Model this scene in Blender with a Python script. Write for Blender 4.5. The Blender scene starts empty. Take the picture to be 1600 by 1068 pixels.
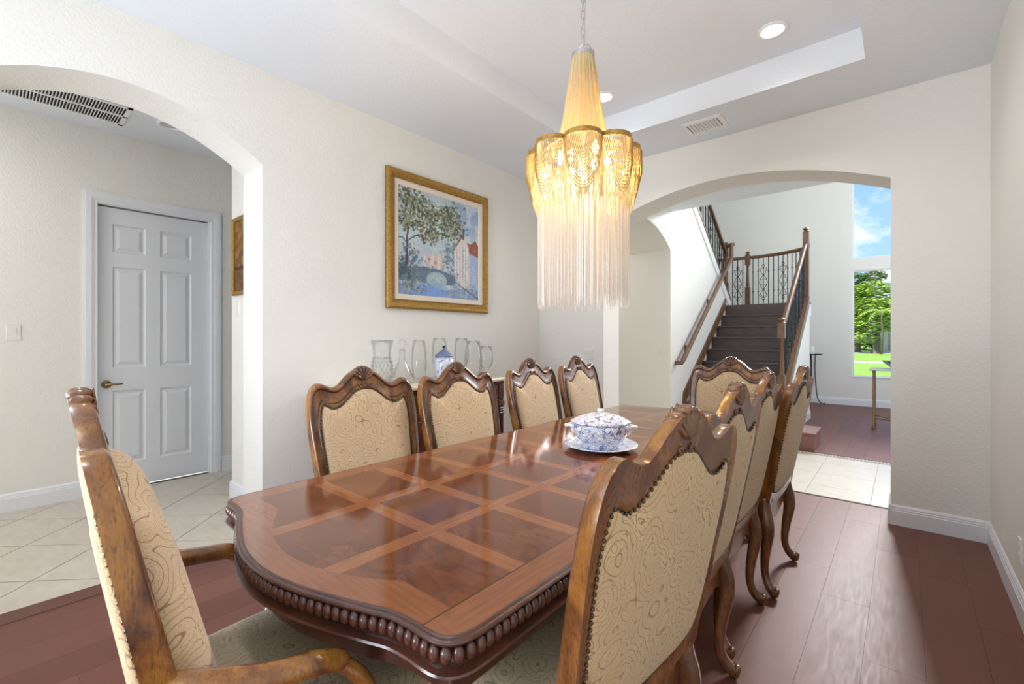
import bpy, bmesh, math, random
import numpy as np
from mathutils import Vector, Matrix
random.seed(7)
S = bpy.context.scene
COL = S.collection
PI = math.pi

# ------------------------------------------------------------------ camera, world, light, exposure
H = 1.31
cd = bpy.data.cameras.new('camera'); cam = bpy.data.objects.new('camera', cd); COL.objects.link(cam)
cd.sensor_width = 36.0; cd.lens = 36.0 * 713 / 1600; cd.shift_y = -6 / 1600
cd.clip_start = 0.02; cd.clip_end = 500
cam.location = (0, 0, H); cam.rotation_euler = (PI / 2, 0, math.atan(612 / 713))
S.camera = cam
S.view_settings.view_transform = 'Standard'; S.view_settings.look = 'None'
S.view_settings.gamma = 1; S.view_settings.use_curve_mapping = False
S.view_settings.exposure = 0.41
S.cycles.max_bounces = 10; S.cycles.transparent_max_bounces = 24
S.cycles.caustics_reflective = False; S.cycles.caustics_refractive = False
S.cycles.sample_clamp_indirect = 6

wd = bpy.data.worlds.new('sky'); S.world = wd; wd.use_nodes = True
nt = wd.node_tree; N = nt.nodes; L = nt.links
bg = N['Background']; tc = N.new('ShaderNodeTexCoord'); sx = N.new('ShaderNodeSeparateXYZ')
L.new(tc.outputs['Generated'], sx.inputs[0])
rp = N.new('ShaderNodeValToRGB'); L.new(sx.outputs['Z'], rp.inputs[0])
e = rp.color_ramp.elements
e[0].position = 0.0; e[0].color = (.55, .74, 1, 1); e[1].position = .6; e[1].color = (.13, .33, .86, 1)
a = e.new(.15); a.color = (.36, .60, 1, 1)
mp = N.new('ShaderNodeMapping'); mp.inputs['Scale'].default_value = (1, 1, 2.2); mp.inputs['Location'].default_value = (.35, .1, .6)
L.new(tc.outputs['Generated'], mp.inputs[0])
nz = N.new('ShaderNodeTexNoise'); nz.inputs['Scale'].default_value = 6.5; nz.inputs['Detail'].default_value = 8; nz.inputs['Roughness'].default_value = .55
L.new(mp.outputs[0], nz.inputs[0])
cr = N.new('ShaderNodeValToRGB'); cr.color_ramp.elements[0].position = .5; cr.color_ramp.elements[1].position = .62
L.new(nz.outputs['Fac'], cr.inputs[0])
mx = N.new('ShaderNodeMix'); mx.data_type = 'RGBA'; L.new(cr.outputs[0], mx.inputs[0])
L.new(rp.outputs[0], mx.inputs[6]); mx.inputs[7].default_value = (.98, .99, 1, 1)
L.new(mx.outputs[2], bg.inputs[0]); bg.inputs[1].default_value = 1.0

def light(name, kind, loc, rot, energy, color=(1, 1, 1), size=1, size_y=None, **kw):
    ld = bpy.data.lights.new(name, kind); ld.energy = energy; ld.color = color
    if kind == 'AREA':
        ld.shape = 'RECTANGLE'; ld.size = size; ld.size_y = size_y or size
    for k, v in kw.items(): setattr(ld, k, v)
    o = bpy.data.objects.new(name, ld); COL.objects.link(o); o.location = loc; o.rotation_euler = rot
    return o
COOL = (.88, .94, 1.0)
light('sun', 'SUN', (0, 0, 20), (math.radians(42), 0, math.radians(-25)), 5.0, (1, .96, .88), angle=.01)
# daylight through the windows behind the camera, on the dining room's window wall, and an added ceiling fill
light('daylight_rear_window', 'AREA', (-1.7, -1.40, 1.7), (PI / 2, 0, math.radians(-32)), 27, COOL, 1.9, 1.8)
light('added_ceiling_fill', 'AREA', (-1.7, -1.36, .8), (math.radians(132), 0, math.radians(-32)), 60, COOL, 1.9, .6)  # added fill, tilted upward to brighten the ceiling
# daylight through the high front windows of the stair hall, and an added side fill
light('daylight_front_window', 'AREA', (.10, 10.95, 4.95), (math.radians(-72), 0, 0), 150, (1, .98, .96), 1.65, 1.0, spread=math.radians(75))
light('added_stair_hall_fill', 'AREA', (2.15, 8.3, 3.2), (PI / 2, 0, PI / 2), 70, COOL, 3.5, 3.6)  # added fill from an invented side opening, brightens the stair hall
light('added_hall_top_fill', 'AREA', (-4.35, -1.0, 3.03), (0, 0, 0), 16, (1, .98, .95), 1.0, 1.0)  # added overhead fill for the side hall, out of view
light('added_hall_end_fill', 'AREA', (-4.3, -2.3, 1.6), (PI / 2, 0, 0), 8, COOL, 1.3, 2.0)  # added unseen fill at the hall end, also reaches through the arch
light('corridor_ceiling_light', 'AREA', (-3.9, 5.3, 3.03), (0, 0, 0), 10, (1, .98, .95), .8, .8)

# ------------------------------------------------------------------ helpers
def tag(o, label=None, cat=None, group=None, kind=None):
    if label: o['label'] = label
    if cat: o['category'] = cat
    if group: o['group'] = group
    if kind: o['kind'] = kind
    return o
def root(name, label, cat, loc=(0, 0, 0), rz=0, group=None):
    o = bpy.data.objects.new(name, None); COL.objects.link(o); o.empty_display_size = .1
    o.location = loc; o.rotation_euler = (0, 0, rz)
    return tag(o, label, cat, group)

class MB:
    def __init__(s): s.v = []; s.f = []; s.m = []; s.mi = 0
    def add(s, vs, fs):
        n = len(s.v); s.v.extend([tuple(p) for p in vs]); s.f.extend([tuple(i + n for i in f) for f in fs]); s.m.extend([s.mi] * len(fs))
        return s
    def box(s, x0, x1, y0, y1, z0, z1):
        return s.add([(x, y, z) for z in (z0, z1) for x, y in ((x0, y0), (x1, y0), (x1, y1), (x0, y1))],
                     [(0, 3, 2, 1), (4, 5, 6, 7), (0, 1, 5, 4), (1, 2, 6, 5), (2, 3, 7, 6), (3, 0, 4, 7)])
    def bbox(s, x0, x1, y0, y1, z0, z1, b=.003):
        # box with chamfered top and bottom rims
        P = []
        for z, d in ((z0, b), (z0 + b, 0), (z1 - b, 0), (z1, b)):
            P += [(x0 + d, y0 + d, z), (x1 - d, y0 + d, z), (x1 - d, y1 - d, z), (x0 + d, y1 - d, z)]
        F = [(3, 2, 1, 0), (12, 13, 14, 15)]
        for k in range(3):
            for i in range(4):
                j = (i + 1) % 4; F.append((4 * k + i, 4 * k + j, 4 * k + 4 + j, 4 * k + 4 + i))
        return s.add(P, F)
    def prism(s, poly, axis, a, b):
        # poly of 2D points extruded from a to b along axis
        n = len(poly)
        def P(p, t):
            if axis == 'x': return (t, p[0], p[1])
            if axis == 'y': return (p[0], t, p[1])
            return (p[0], p[1], t)
        return s.add([P(p, a) for p in poly] + [P(p, b) for p in poly],
                     [tuple(range(n))[::-1], tuple(range(n, 2 * n))] + [(i, (i + 1) % n, n + (i + 1) % n, n + i) for i in range(n)])
    def rings(s, R, closed=False, caps=True, wrap=True):
        n = len(R[0]); m = len(R); P = [p for r in R for p in r]; F = []
        for k in range(m if closed else m - 1):
            k2 = (k + 1) % m
            for i in range(n if wrap else n - 1):
                j = (i + 1) % n
                F.append((k * n + i, k * n + j, k2 * n + j, k2 * n + i))
        if caps and not closed and wrap:
            F.append(tuple(range(n))[::-1]); F.append(tuple((m - 1) * n + i for i in range(n)))
        return s.add(P, F)
    def lathe(s, prof, c=(0, 0, 0), seg=24, sx=1, sy=1):
        R = []
        for r, z in prof:
            R.append([(c[0] + sx * r * math.cos(2 * PI * i / seg), c[1] + sy * r * math.sin(2 * PI * i / seg), c[2] + z) for i in range(seg)])
        return s.rings(R)
    def tube(s, path, r, seg=8, closed=False, flat=None, up=(0, 0, 1)):
        # r number or list; flat=(a,b) scale of cross-section across/along up
        path = [Vector(p) for p in path]; n = len(path); R = []; up = Vector(up)
        if not isinstance(r, (list, tuple)): r = [r] * n
        prev = None
        for i, p in enumerate(path):
            if closed: t = path[(i + 1) % n] - path[i - 1]
            else: t = path[min(i + 1, n - 1)] - path[max(i - 1, 0)]
            t.normalize()
            u = up if abs(t.dot(up)) < .97 else Vector((1, 0, 0)) if abs(t.x) < .9 else Vector((0, 1, 0))
            if prev is not None and abs(t.dot(up)) >= .97: u = prev
            a = t.cross(u).normalized(); b = a.cross(t).normalized(); prev = b
            ra, rb = (r[i] * flat[0], r[i] * flat[1]) if flat else (r[i], r[i])
            R.append([tuple(p + a * (ra * math.cos(2 * PI * k / seg)) + b * (rb * math.sin(2 * PI * k / seg))) for k in range(seg)])
        return s.rings(R, closed=closed)
    def ell(s, c, r, seg=10, rg=6, M=None):
        R = []
        for k in range(1, rg):
            th = PI * k / rg
            R.append([(r[0] * math.sin(th) * math.cos(2 * PI * i / seg), r[1] * math.sin(th) * math.sin(2 * PI * i / seg), -r[2] * math.cos(th)) for i in range(seg)])
        P = [p for q in R for p in q] + [(0, 0, -r[2]), (0, 0, r[2])]
        F = [(k * seg + i, k * seg + (i + 1) % seg, (k + 1) * seg + (i + 1) % seg, (k + 1) * seg + i) for k in range(rg - 2) for i in range(seg)]
        b = len(P) - 2; t = len(P) - 1
        F += [((i + 1) % seg, i, b) for i in range(seg)] + [((rg - 2) * seg + i, (rg - 2) * seg + (i + 1) % seg, t) for i in range(seg)]
        M = M or Matrix.Identity(4); c = Vector(c)
        return s.add([tuple(c + (M @ Vector(p))) for p in P], F)
    def build(s, name, mat, parent=None, smooth=False, autosmooth=None, kind=None, label=None, fix=True):
        me = bpy.data.meshes.new(name); me.from_pydata(s.v, [], s.f)
        for m in (mat if isinstance(mat, (list, tuple)) else [mat]): me.materials.append(m)
        if s.mi or any(s.m): me.polygons.foreach_set('material_index', s.m)
        if fix:
            bm = bmesh.new(); bm.from_mesh(me); bmesh.ops.recalc_face_normals(bm, faces=bm.faces); bm.to_mesh(me); bm.free()
        if smooth or autosmooth:
            me.polygons.foreach_set('use_smooth', [True] * len(me.polygons))
            if autosmooth: me.set_sharp_from_angle(angle=math.radians(autosmooth))
        o = bpy.data.objects.new(name, me); COL.objects.link(o)
        if parent: o.parent = parent
        if kind: o['kind'] = kind
        if label: o['label'] = label
        return o
def ST(name, mb, mat, parent=None, **k):
    return mb.build(name, mat, parent, kind='structure', **k)
def inst(o, parent=None, loc=None, rz=None, mat=None, rot=None):
    c = o.copy(); COL.objects.link(c); c.parent = parent
    if loc is not None: c.location = loc
    if rz is not None: c.rotation_euler = (0, 0, rz)
    if rot is not None: c.rotation_euler = rot
    return c
def copy_tree(o, parent=None):
    c = o.copy(); COL.objects.link(c); c.parent = parent
    for ch in KIDS.get(o.name, ()): copy_tree(ch, c)
    return c
KIDS = {}
def index_kids():
    KIDS.clear()
    for o in bpy.data.objects:
        if o.parent: KIDS.setdefault(o.parent.name, []).append(o)
def smoothcurve(pts, n=8, closed=False):
    # Catmull-Rom through points of any dimension
    out = []; m = len(pts)
    for i in range(m if closed else m - 1):
        if closed: p0, p1, p2, p3 = pts[i - 1], pts[i], pts[(i + 1) % m], pts[(i + 2) % m]
        else: p0, p1, p2, p3 = pts[max(i - 1, 0)], pts[i], pts[i + 1], pts[min(i + 2, m - 1)]
        for k in range(n):
            t = k / n
            out.append(tuple(.5 * ((2 * b) + (-a + c) * t + (2 * a - 5 * b + 4 * c - d) * t * t + (-a + 3 * b - 3 * c + d) * t ** 3) for a, b, c, d in zip(p0, p1, p2, p3)))
    if not closed: out.append(tuple(pts[-1]))
    return out
def resample(pts, n, closed=True):
    P = [Vector(p) for p in pts]
    if closed: P = P + [P[0]]
    d = [0]
    for i in range(1, len(P)): d.append(d[-1] + (P[i] - P[i - 1]).length)
    T = d[-1]; out = []; j = 0
    for k in range(n):
        t = T * k / (n if closed else n - 1)
        while j < len(d) - 2 and d[j + 1] < t: j += 1
        u = (t - d[j]) / max(d[j + 1] - d[j], 1e-9)
        out.append(tuple(P[j].lerp(P[j + 1], min(u, 1))))
    return out

# ------------------------------------------------------------------ materials
class NB:
    def __init__(s, name):
        s.m = bpy.data.materials.new(name); s.m.use_nodes = True; s.t = s.m.node_tree; s.b = s.t.nodes['Principled BSDF']
        s.out = s.t.nodes['Material Output']; s.tc = None
    def n(s, t, **k):
        q = s.t.nodes.new(t)
        for a, b in k.items():
            if a.startswith('_'): setattr(q, a[1:], b)
            else: q.inputs[a.replace('__', ' ')].default_value = b
        return q
    def l(s, a, b): s.t.links.new(a, b)
    def co(s, which='Object', scale=(1, 1, 1), rot=(0, 0, 0), loc=(0, 0, 0)):
        if not s.tc: s.tc = s.n('ShaderNodeTexCoord')
        m = s.n('ShaderNodeMapping'); m.inputs['Scale'].default_value = scale; m.inputs['Rotation'].default_value = rot; m.inputs['Location'].default_value = loc
        s.l(s.tc.outputs[which], m.inputs[0]); return m.outputs[0]
    def noise(s, co, scale, detail=4, rough=.5, dist=0):
        q = s.n('ShaderNodeTexNoise', Scale=scale, Detail=detail, Roughness=rough, Distortion=dist); s.l(co, q.inputs['Vector']); return q.outputs['Fac']
    def ramp(s, fac, stops, interp='LINEAR'):
        r = s.n('ShaderNodeValToRGB'); s.l(fac, r.inputs[0]); e = r.color_ramp.elements; r.color_ramp.interpolation = interp
        for i, (p, c) in enumerate(stops):
            q = e[i] if i < 2 else e.new(p)
            q.position = p; q.color = (c[0], c[1], c[2], 1) if not isinstance(c, (int, float)) else (c, c, c, 1)
        return r.outputs[0]
    def mix(s, fac, a, b, mode='MIX'):
        m = s.n('ShaderNodeMix', _data_type='RGBA', _blend_type=mode)
        for v, i in ((fac, 0), (a, 6), (b, 7)):
            if isinstance(v, (int, float)): m.inputs[i].default_value = v if i == 0 else (v, v, v, 1)
            elif isinstance(v, tuple): m.inputs[i].default_value = (v[0], v[1], v[2], 1)
            else: s.l(v, m.inputs[i])
        return m.outputs[2]
    def math(s, op, a, b=0.0, c=None):
        m = s.n('ShaderNodeMath', _operation=op)
        for i, v in enumerate((a, b) if c is None else (a, b, c)):
            if isinstance(v, (int, float)): m.inputs[i].default_value = v
            else: s.l(v, m.inputs[i])
        return m.outputs[0]
    def bump(s, h, strength=.3, dist=.01):
        b = s.n('ShaderNodeBump', Strength=strength, Distance=dist); s.l(h, b.inputs['Height']); s.l(b.outputs[0], s.b.inputs['Normal'])
    def base(s, c):
        if isinstance(c, tuple): s.b.inputs['Base Color'].default_value = (*c, 1)
        else: s.l(c, s.b.inputs['Base Color'])
    def set(s, **k):
        for a, v in k.items():
            i = s.b.inputs[a.replace('__', ' ')]
            if hasattr(v, 'node'): s.l(v, i)
            else: i.default_value = v
        return s
def plain(name, c, rough=.5, **k):
    b = NB(name); b.base(c); b.set(Roughness=rough, **k); return b.m

def wall_mat(name, c, amt=.25):
    b = NB(name); co = b.co()
    b.base(b.mix(b.noise(co, 2.0, 3), tuple(x * .985 for x in c), c))
    n1 = b.noise(co, 70, 3, .55); n2 = b.noise(co, 25, 2)
    h = b.math('ADD', b.ramp(n1, [(.45, 0.0), (.6, 1.0)]), b.math('MULTIPLY', n2, .4))
    b.bump(h, amt, .004); b.set(Roughness=.6); return b.m
WALL = wall_mat('cream_textured_wall_paint', (.83, .812, .755))
CEIL = wall_mat('white_ceiling_paint', (.79, .83, .885), .15)
TRIMW = plain('white_gloss_trim_paint', (.80, .815, .85), .3)
DOORW = plain('white_satin_door_paint', (.74, .76, .80), .35)

def wood_floor():
    b = NB('reddish_brown_plank'); co = b.co('Object', (9, 1, 1)); oi = b.n('ShaderNodeObjectInfo')
    g = b.noise(co, 8, 8, .65, .6); fine = b.noise(b.co('Object', (40, 2.2, 1)), 9, 6, .7)
    c = b.mix(g, (.145, .052, .036), (.22, .092, .067))
    c = b.mix(b.ramp(fine, [(.63, 0.0), (.72, 1.0)]), c, (.27, .14, .115))
    c = b.mix(b.math('MULTIPLY', oi.outputs['Random'], .55), c, (.12, .040, .028))
    b.base(c); b.bump(fine, .12, .002)
    b.set(Roughness=b.ramp(g, [(.3, .40), (.7, .50)]), Specular__IOR__Level=.28); return b.m
PLANK = wood_floor()
GROUT = plain('brown_grout', (.10, .075, .055), .9)
GROUTL = plain('grey_grout', (.38, .34, .29), .9)
GAP = plain('dark_plank_gap', (.05, .02, .015), .8)
def tile_mat(name, c1, c2):
    b = NB(name); co = b.co('Object', (1, 2.5, 1)); oi = b.n('ShaderNodeObjectInfo')
    n = b.noise(co, 7, 6, .6, .4)
    c = b.mix(b.ramp(n, [(.35, 0.0), (.7, 1.0)]), c1, c2)
    b.base(b.mix(b.math('MULTIPLY', oi.outputs['Random'], .25), c, c2)); b.set(Roughness=.28); return b.m
TILE = tile_mat('beige_ceramic_tile', (.55, .48, .385), (.64, .575, .48))
TILEL = tile_mat('cream_ceramic_tile', (.60, .555, .475), (.68, .635, .56))
MOS = tile_mat('pebble_mosaic', (.45, .40, .33), (.70, .64, .55))

def chair_wood(name, amber):
    b = NB(name); co = b.co('Object', (1, 1, .45))
    n = b.noise(co, 9, 6, .6, 1.2); f = b.noise(b.co('Object', (6, 6, 1)), 40, 5, .7)
    if amber: st = [(.30, (.05, .018, .008)), (.47, (.20, .075, .016)), (.72, (.40, .18, .025))]
    else: st = [(.30, (.06, .021, .010)), (.5, (.17, .068, .024)), (.74, (.34, .15, .042))]
    c = b.ramp(n, st)
    c = b.mix(b.ramp(f, [(.36, .55), (.5, 0.0)]), c, (.04, .015, .008))
    b.base(c); b.set(Roughness=.26, Coat__Weight=.5, Coat__Roughness=.12); b.bump(f, .06, .002); return b.m
WOODC = chair_wood('dark_stained_carved_wood', False)
WOODA = chair_wood('amber_rubbed_wood', True)
GROOVE = plain('dark_frame_groove', (.035, .013, .008), .3)  # grooves beside the frame beads coloured darker
def fabric(name, tan, line, sc=1.0):
    b = NB(name); co = b.co('Object', (sc, sc, sc))
    w = b.n('ShaderNodeTexNoise', Scale=5.0, Detail=2); b.l(co, w.inputs['Vector'])
    sub = b.n('ShaderNodeVectorMath', _operation='MULTIPLY_ADD'); b.l(w.outputs['Color'], sub.inputs[0]); sub.inputs[1].default_value = (.09, .09, .09); b.l(co, sub.inputs[2])
    def rings(scale, k, w0, w1):
        v = b.n('ShaderNodeTexVoronoi', Scale=scale, _feature='SMOOTH_F1'); v.inputs['Smoothness'].default_value = .25; b.l(sub.outputs[0], v.inputs['Vector'])
        r = b.math('ABSOLUTE', b.math('SINE', b.math('MULTIPLY', v.outputs['Distance'], k)))
        return b.ramp(r, [(w0, 1.0), (w1, 0.0)])
    big = rings(9, 30, .05, .26); small = rings(34, 15, .10, .42)
    swirl = b.ramp(b.math('ABSOLUTE', b.math('SINE', b.math('MULTIPLY', b.noise(sub.outputs[0], 20, 3, .5, 2.6), 90))), [(.10, 1.0), (.42, 0.0)])
    patch = b.ramp(b.noise(co, 12, 2), [(.40, 0.0), (.52, 1.0)])
    m = b.math('MAXIMUM', big, b.math('MULTIPLY', b.mix(patch, small, swirl), .95))
    weave = b.noise(co, 420, 2, .6)
    t = b.mix(weave, tan, tuple(x * .86 for x in tan))
    b.base(b.mix(b.math('MULTIPLY', m, .88), t, line))
    b.bump(b.math('SUBTRACT', b.math('MULTIPLY', weave, .5), m), .35, .002)
    b.set(Roughness=.78, Sheen__Weight=.25); return b.m
FAB = fabric('tan_paisley_fabric', (.66, .48, .29), (.20, .11, .045))
FABB = fabric('golden_paisley_back_fabric', (.60, .43, .22), (.17, .10, .035))
SEATF = fabric('olive_tan_seat_fabric', (.43, .35, .22), (.13, .09, .045))
NAIL = plain('antique_bronze_nail', (.10, .075, .05), .35, Metallic=.8)

def table_mat(name, inlay):
    b = NB(name); co = b.co('Object')
    burl = b.ramp(b.noise(b.co('Object', (1, 1.8, 1)), 7.5, 8, .62, 1.1), [(.3, (.085, .023, .010)), (.5, (.135, .040, .016)), (.75, (.19, .060, .023))])
    grA = b.ramp(b.noise(b.co('Object', (30, 1.4, 1)), 5, 5, .6), [(.3, (.20, .064, .024)), (.7, (.30, .108, .040))])
    grB = b.ramp(b.noise(b.co('Object', (1.4, 30, 1)), 5, 5, .6), [(.3, (.20, .064, .024)), (.7, (.30, .108, .040))])
    if not inlay:
        b.base(b.ramp(b.noise(co, 12, 4), [(.3, (.040, .014, .009)), (.75, (.095, .032, .019))]))
        b.set(Roughness=.28, Coat__Weight=.3, Coat__Roughness=.12); return b.m
    s = b.n('ShaderNodeSeparateXYZ'); b.l(co, s.inputs[0]); X, Y = s.outputs[0], s.outputs[1]
    # object origin at the table centre: X across, Y along
    def band(v, period, off, half):
        t = b.math('ABSOLUTE', b.math('SUBTRACT', b.math('FRACT', b.math('ADD', b.math('DIVIDE', b.math('SUBTRACT', v, off), period), .5)), .5))
        return b.math('LESS_THAN', b.math('MULTIPLY', t, period), half)
    bx = b.math('LESS_THAN', b.math('ABSOLUTE', b.math('SUBTRACT', b.math('ABSOLUTE', X), .165)), .026)
    ax = b.math('ABSOLUTE', X); ay = b.math('ABSOLUTE', Y)
    by = b.math('MULTIPLY', band(Y, .26, -1.17, .026), b.math('LESS_THAN', ay, 1.3))
    # curved border following the serpentine end
    endline = b.math('MAXIMUM', b.math('SUBTRACT', 1.50, b.math('MULTIPLY', b.math('MULTIPLY', ax, ax), 1.05)), 1.385)
    brd = b.math('MAXIMUM', b.math('GREATER_THAN', ax, .49), b.math('GREATER_THAN', ay, endline))
    end = b.math('GREATER_THAN', b.math('SUBTRACT', ay, endline), b.math('MULTIPLY', b.math('SUBTRACT', ax, .49), 1.0))
    inner = b.mix(by, burl, grB); inner = b.mix(bx, inner, grA)
    bord = b.mix(end, grA, grB)
    c = b.mix(brd, inner, b.mix(.3, bord, (.12, .042, .02)))
    # thin dark stringing along the border
    c = b.mix(b.math('LESS_THAN', b.math('ABSOLUTE', b.math('SUBTRACT', ax, .49)), .0016), c, (.05, .018, .01))
    # polished finish
    b.base(c); b.set(Roughness=.10, Specular__IOR__Level=.85); return b.m
TOPM = table_mat('inlaid_burl_tabletop', True); TEDGE = table_mat('dark_mahogany_edge', False)
GOLD = None
def gold_mat(name, c1, c2, metal=.55):
    b = NB(name); co = b.co(); n = b.noise(co, 60, 5, .7); b.base(b.ramp(n, [(.3, c1), (.7, c2)])); b.bump(n, .3, .002)
    b.set(Metallic=metal, Roughness=.42); return b.m
GOLD = gold_mat('antique_gold_leaf', (.23, .11, .018), (.52, .31, .07))
BRASS = plain('aged_brass', (.32, .22, .10), .35, Metallic=1.0)
IRON = plain('black_wrought_iron', (.025, .028, .032), .42, Metallic=.5)
CHROME = plain('brushed_steel', (.55, .55, .55), .3, Metallic=1.0)
RAILW = NB('brown_oak_rail'); RAILW.base(RAILW.ramp(RAILW.noise(RAILW.co('Object', (6, 1, 1)), 12, 4), [(.3, (.115, .052, .024)), (.7, (.215, .108, .052))])); RAILW.set(Roughness=.4); RAILW = RAILW.m
TREAD = NB('dark_walnut_tread'); TREAD.base(TREAD.ramp(TREAD.noise(TREAD.co('Object', (1, 8, 8)), 9, 5), [(.3, (.055, .034, .033)), (.7, (.095, .063, .059))])); TREAD.set(Roughness=.45); TREAD = TREAD.m
STEPW = plain('reddish_brown_starter_step', (.22, .10, .08), .4)
LINEN = plain('cream_linen_mat', (.78, .68, .56), .8)
MARBLE = NB('cream_marble'); MARBLE.base(MARBLE.ramp(MARBLE.noise(MARBLE.co(), 9, 6, .6, 1.5), [(.3, (.62, .52, .38)), (.7, (.82, .74, .60))])); MARBLE.set(Roughness=.2); MARBLE = MARBLE.m
SIDEW = NB('dark_cherry_sideboard'); SIDEW.base(SIDEW.ramp(SIDEW.noise(SIDEW.co('Object', (8, 8, 1)), 6, 5), [(.3, (.035, .010, .008)), (.7, (.14, .04, .026))])); SIDEW.set(Roughness=.25, Coat__Weight=.5); SIDEW = SIDEW.m
BLACKH = plain('black_vent_shade', (.02, .02, .02), .9)  # black standing in for the shade behind vent slats
PLASTIC = plain('white_switch_plastic', (.80, .79, .74), .35)

def glass_mat(name, tint=(1, 1, 1), refl=1.0):
    b = NB(name); t = b.t; tr = b.n('ShaderNodeBsdfTransparent'); tr.inputs[0].default_value = (*tint, 1)
    gl = b.n('ShaderNodeBsdfGlossy', Roughness=.02); lw = b.n('ShaderNodeLayerWeight', Blend=.25)
    wh = b.n('ShaderNodeBsdfTranslucent'); wh.inputs[0].default_value = (.95, .97, .96, 1); m0 = b.n('ShaderNodeMixShader'); m0.inputs[0].default_value = .05 if refl > .4 else 0; b.l(tr.outputs[0], m0.inputs[1]); b.l(wh.outputs[0], m0.inputs[2]); tr = m0
    mxs = b.n('ShaderNodeMixShader'); b.l(b.math('MULTIPLY', lw.outputs['Fresnel'], refl), mxs.inputs[0]); b.l(tr.outputs[0], mxs.inputs[1]); b.l(gl.outputs[0], mxs.inputs[2])
    b.l(mxs.outputs[0], b.out.inputs['Surface']); return b.m
GLASS = glass_mat('clear_glassware', (.988, .992, .988), .5)
PANE = glass_mat('window_pane', (.98, .99, .99), .35)
def china(name, scale):
    b = NB(name); co = b.co()
    v = b.n('ShaderNodeTexVoronoi', Scale=scale, _feature='F1'); b.l(co, v.inputs['Vector'])
    r = b.math('ABSOLUTE', b.math('SINE', b.math('MULTIPLY', v.outputs['Distance'], 17)))
    m = b.math('MAXIMUM', b.ramp(r, [(.3, 1.0), (.55, 0.0)]), b.ramp(b.noise(co, scale * 1.6, 3), [(.56, 0.0), (.62, 1.0)]))
    b.base(b.mix(b.math('MULTIPLY', m, .85), (.82, .84, .90), (.055, .10, .33))); b.set(Roughness=.12, Coat__Weight=.5); return b.m
CHINA = china('blue_and_white_china', 26); CHINAL = china('pale_blue_white_china', 34)
WHITEC = plain('white_glazed_china', (.84, .85, .9), .12)

# ------------------------------------------------------------------ the room shell
XL, XR, YB, YR, ZC = -3.18, .42, 4.197, -1.90, 3.06
def arch(c, half, spring, apex, n=28):
    return [(c - half + 2 * half * i / n, apex - (apex - spring) * (abs(-1 + 2 * i / n) ** 2)) for i in range(n + 1)]
w = MB()   # left wall with the hall archway
a = arch(.52, .68, 2.443, 2.69)
w.prism([(YR - .2, 0), (-.16, 0)] + a + [(1.2, 0), (YB + .05, 0), (YB + .05, 3.4), (YR - .2, 3.4)], 'x', -3.51, XL)
ST('wall_left', w, WALL, autosmooth=30)
w = MB()
a = arch(-1.2125, 1.1425, 2.445, 2.70, 36)
w.prism([(-6.0, 0), (-2.355, 0)] + a + [(-.07, 0), (2.4, 0), (2.4, 3.4), (-6.0, 3.4)], 'y', YB, 4.53)
ST('wall_back', w, WALL, autosmooth=30)
ST('wall_right', MB().box(XR, XR + .15, YR - .2, YB + .05, 0, 3.4), WALL)
# rear wall behind the camera, with its window opening
w = MB(); X0, X1, Z0, Z1 = -2.95, .05, .55, 2.65
w.box(-3.3, X0, YR - .15, YR, 0, 3.4).box(X1, XR + .15, YR - .15, YR, 0, 3.4).box(X0, X1, YR - .15, YR, 0, Z0).box(X0, X1, YR - .15, YR, Z1, 3.4)
ST('wall_rear', w, WALL)
wf = MB()
for x0, x1 in ((X0, X0 + .06), (-1.48, -1.42), (X1 - .06, X1)): wf.box(x0, x1, YR - .12, YR - .05, Z0, Z1)
wf.box(X0, X1, YR - .12, YR - .05, Z0, Z0 + .06).box(X0, X1, YR - .12, YR - .05, Z1 - .06, Z1)
ST('window_3', wf, TRIMW)
# ceiling with tray recess
TX0, TX1, TY0, TY1, ZT = -2.235, -.182, -1.31, 3.61, 3.265
c = MB()
c.box(XL - .02, TX0, YR, YB + .02, ZC, ZC + .1).box(TX1, XR + .02, YR, YB + .02, ZC, ZC + .1)
c.box(TX0, TX1, YR, TY0, ZC, ZC + .1).box(TX0, TX1, TY1, YB + .02, ZC, ZC + .1)
c.box(TX0 - .05, TX0, TY0 - .05, TY1 + .05, ZC + .1, ZT + .05).box(TX1, TX1 + .05, TY0 - .05, TY1 + .05, ZC + .1, ZT + .05)
c.box(TX0, TX1, TY0 - .05, TY0, ZC + .1, ZT + .05).box(TX0, TX1, TY1, TY1 + .05, ZC + .1, ZT + .05)
c.box(TX0 - .05, TX1 + .05, TY0 - .05, TY1 + .05, ZT, ZT + .06)
ST('ceiling', c, CEIL)

# dining room floor: planks run towards the back wall
def planks(parent, x0, x1, y0, y1, xoff, w=.193, ln=1.28, joints=None):
    k0 = math.floor((x0 - xoff) / w)
    k = k0
    while xoff + k * w < x1:
        a0, a1 = max(x0, xoff + k * w), min(x1, xoff + (k + 1) * w)
        if a1 - a0 > .01:
            j = (joints or {}).get(k)
            st = (j if j is not None else ((k * .437) % 1) * ln)
            y = st - ln * math.ceil((st - y0) / ln)
            while y < y1:
                b0, b1 = max(y, y0), min(y + ln, y1)
                if b1 - b0 > .01:
                    g = .0005
                    MB().add([(a0 + g, b0 + g, 0), (a1 - g, b0 + g, 0), (a1 - g, b1 - g, 0), (a0 + g, b1 - g, 0),
                              (a0 + g, b0 + g, -.012), (a1 - g, b0 + g, -.012), (a1 - g, b1 - g, -.012), (a0 + g, b1 - g, -.012)],
                             [(0, 1, 2, 3), (0, 4, 5, 1), (1, 5, 6, 2), (2, 6, 7, 3), (3, 7, 4, 0)]).build('plank', PLANK, parent, fix=False)
                y += ln
        k += 1
fl = ST('floor', MB().box(-3.25, XR + .1, YR - .1, 4.54, -.1, -.003), GAP)
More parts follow.
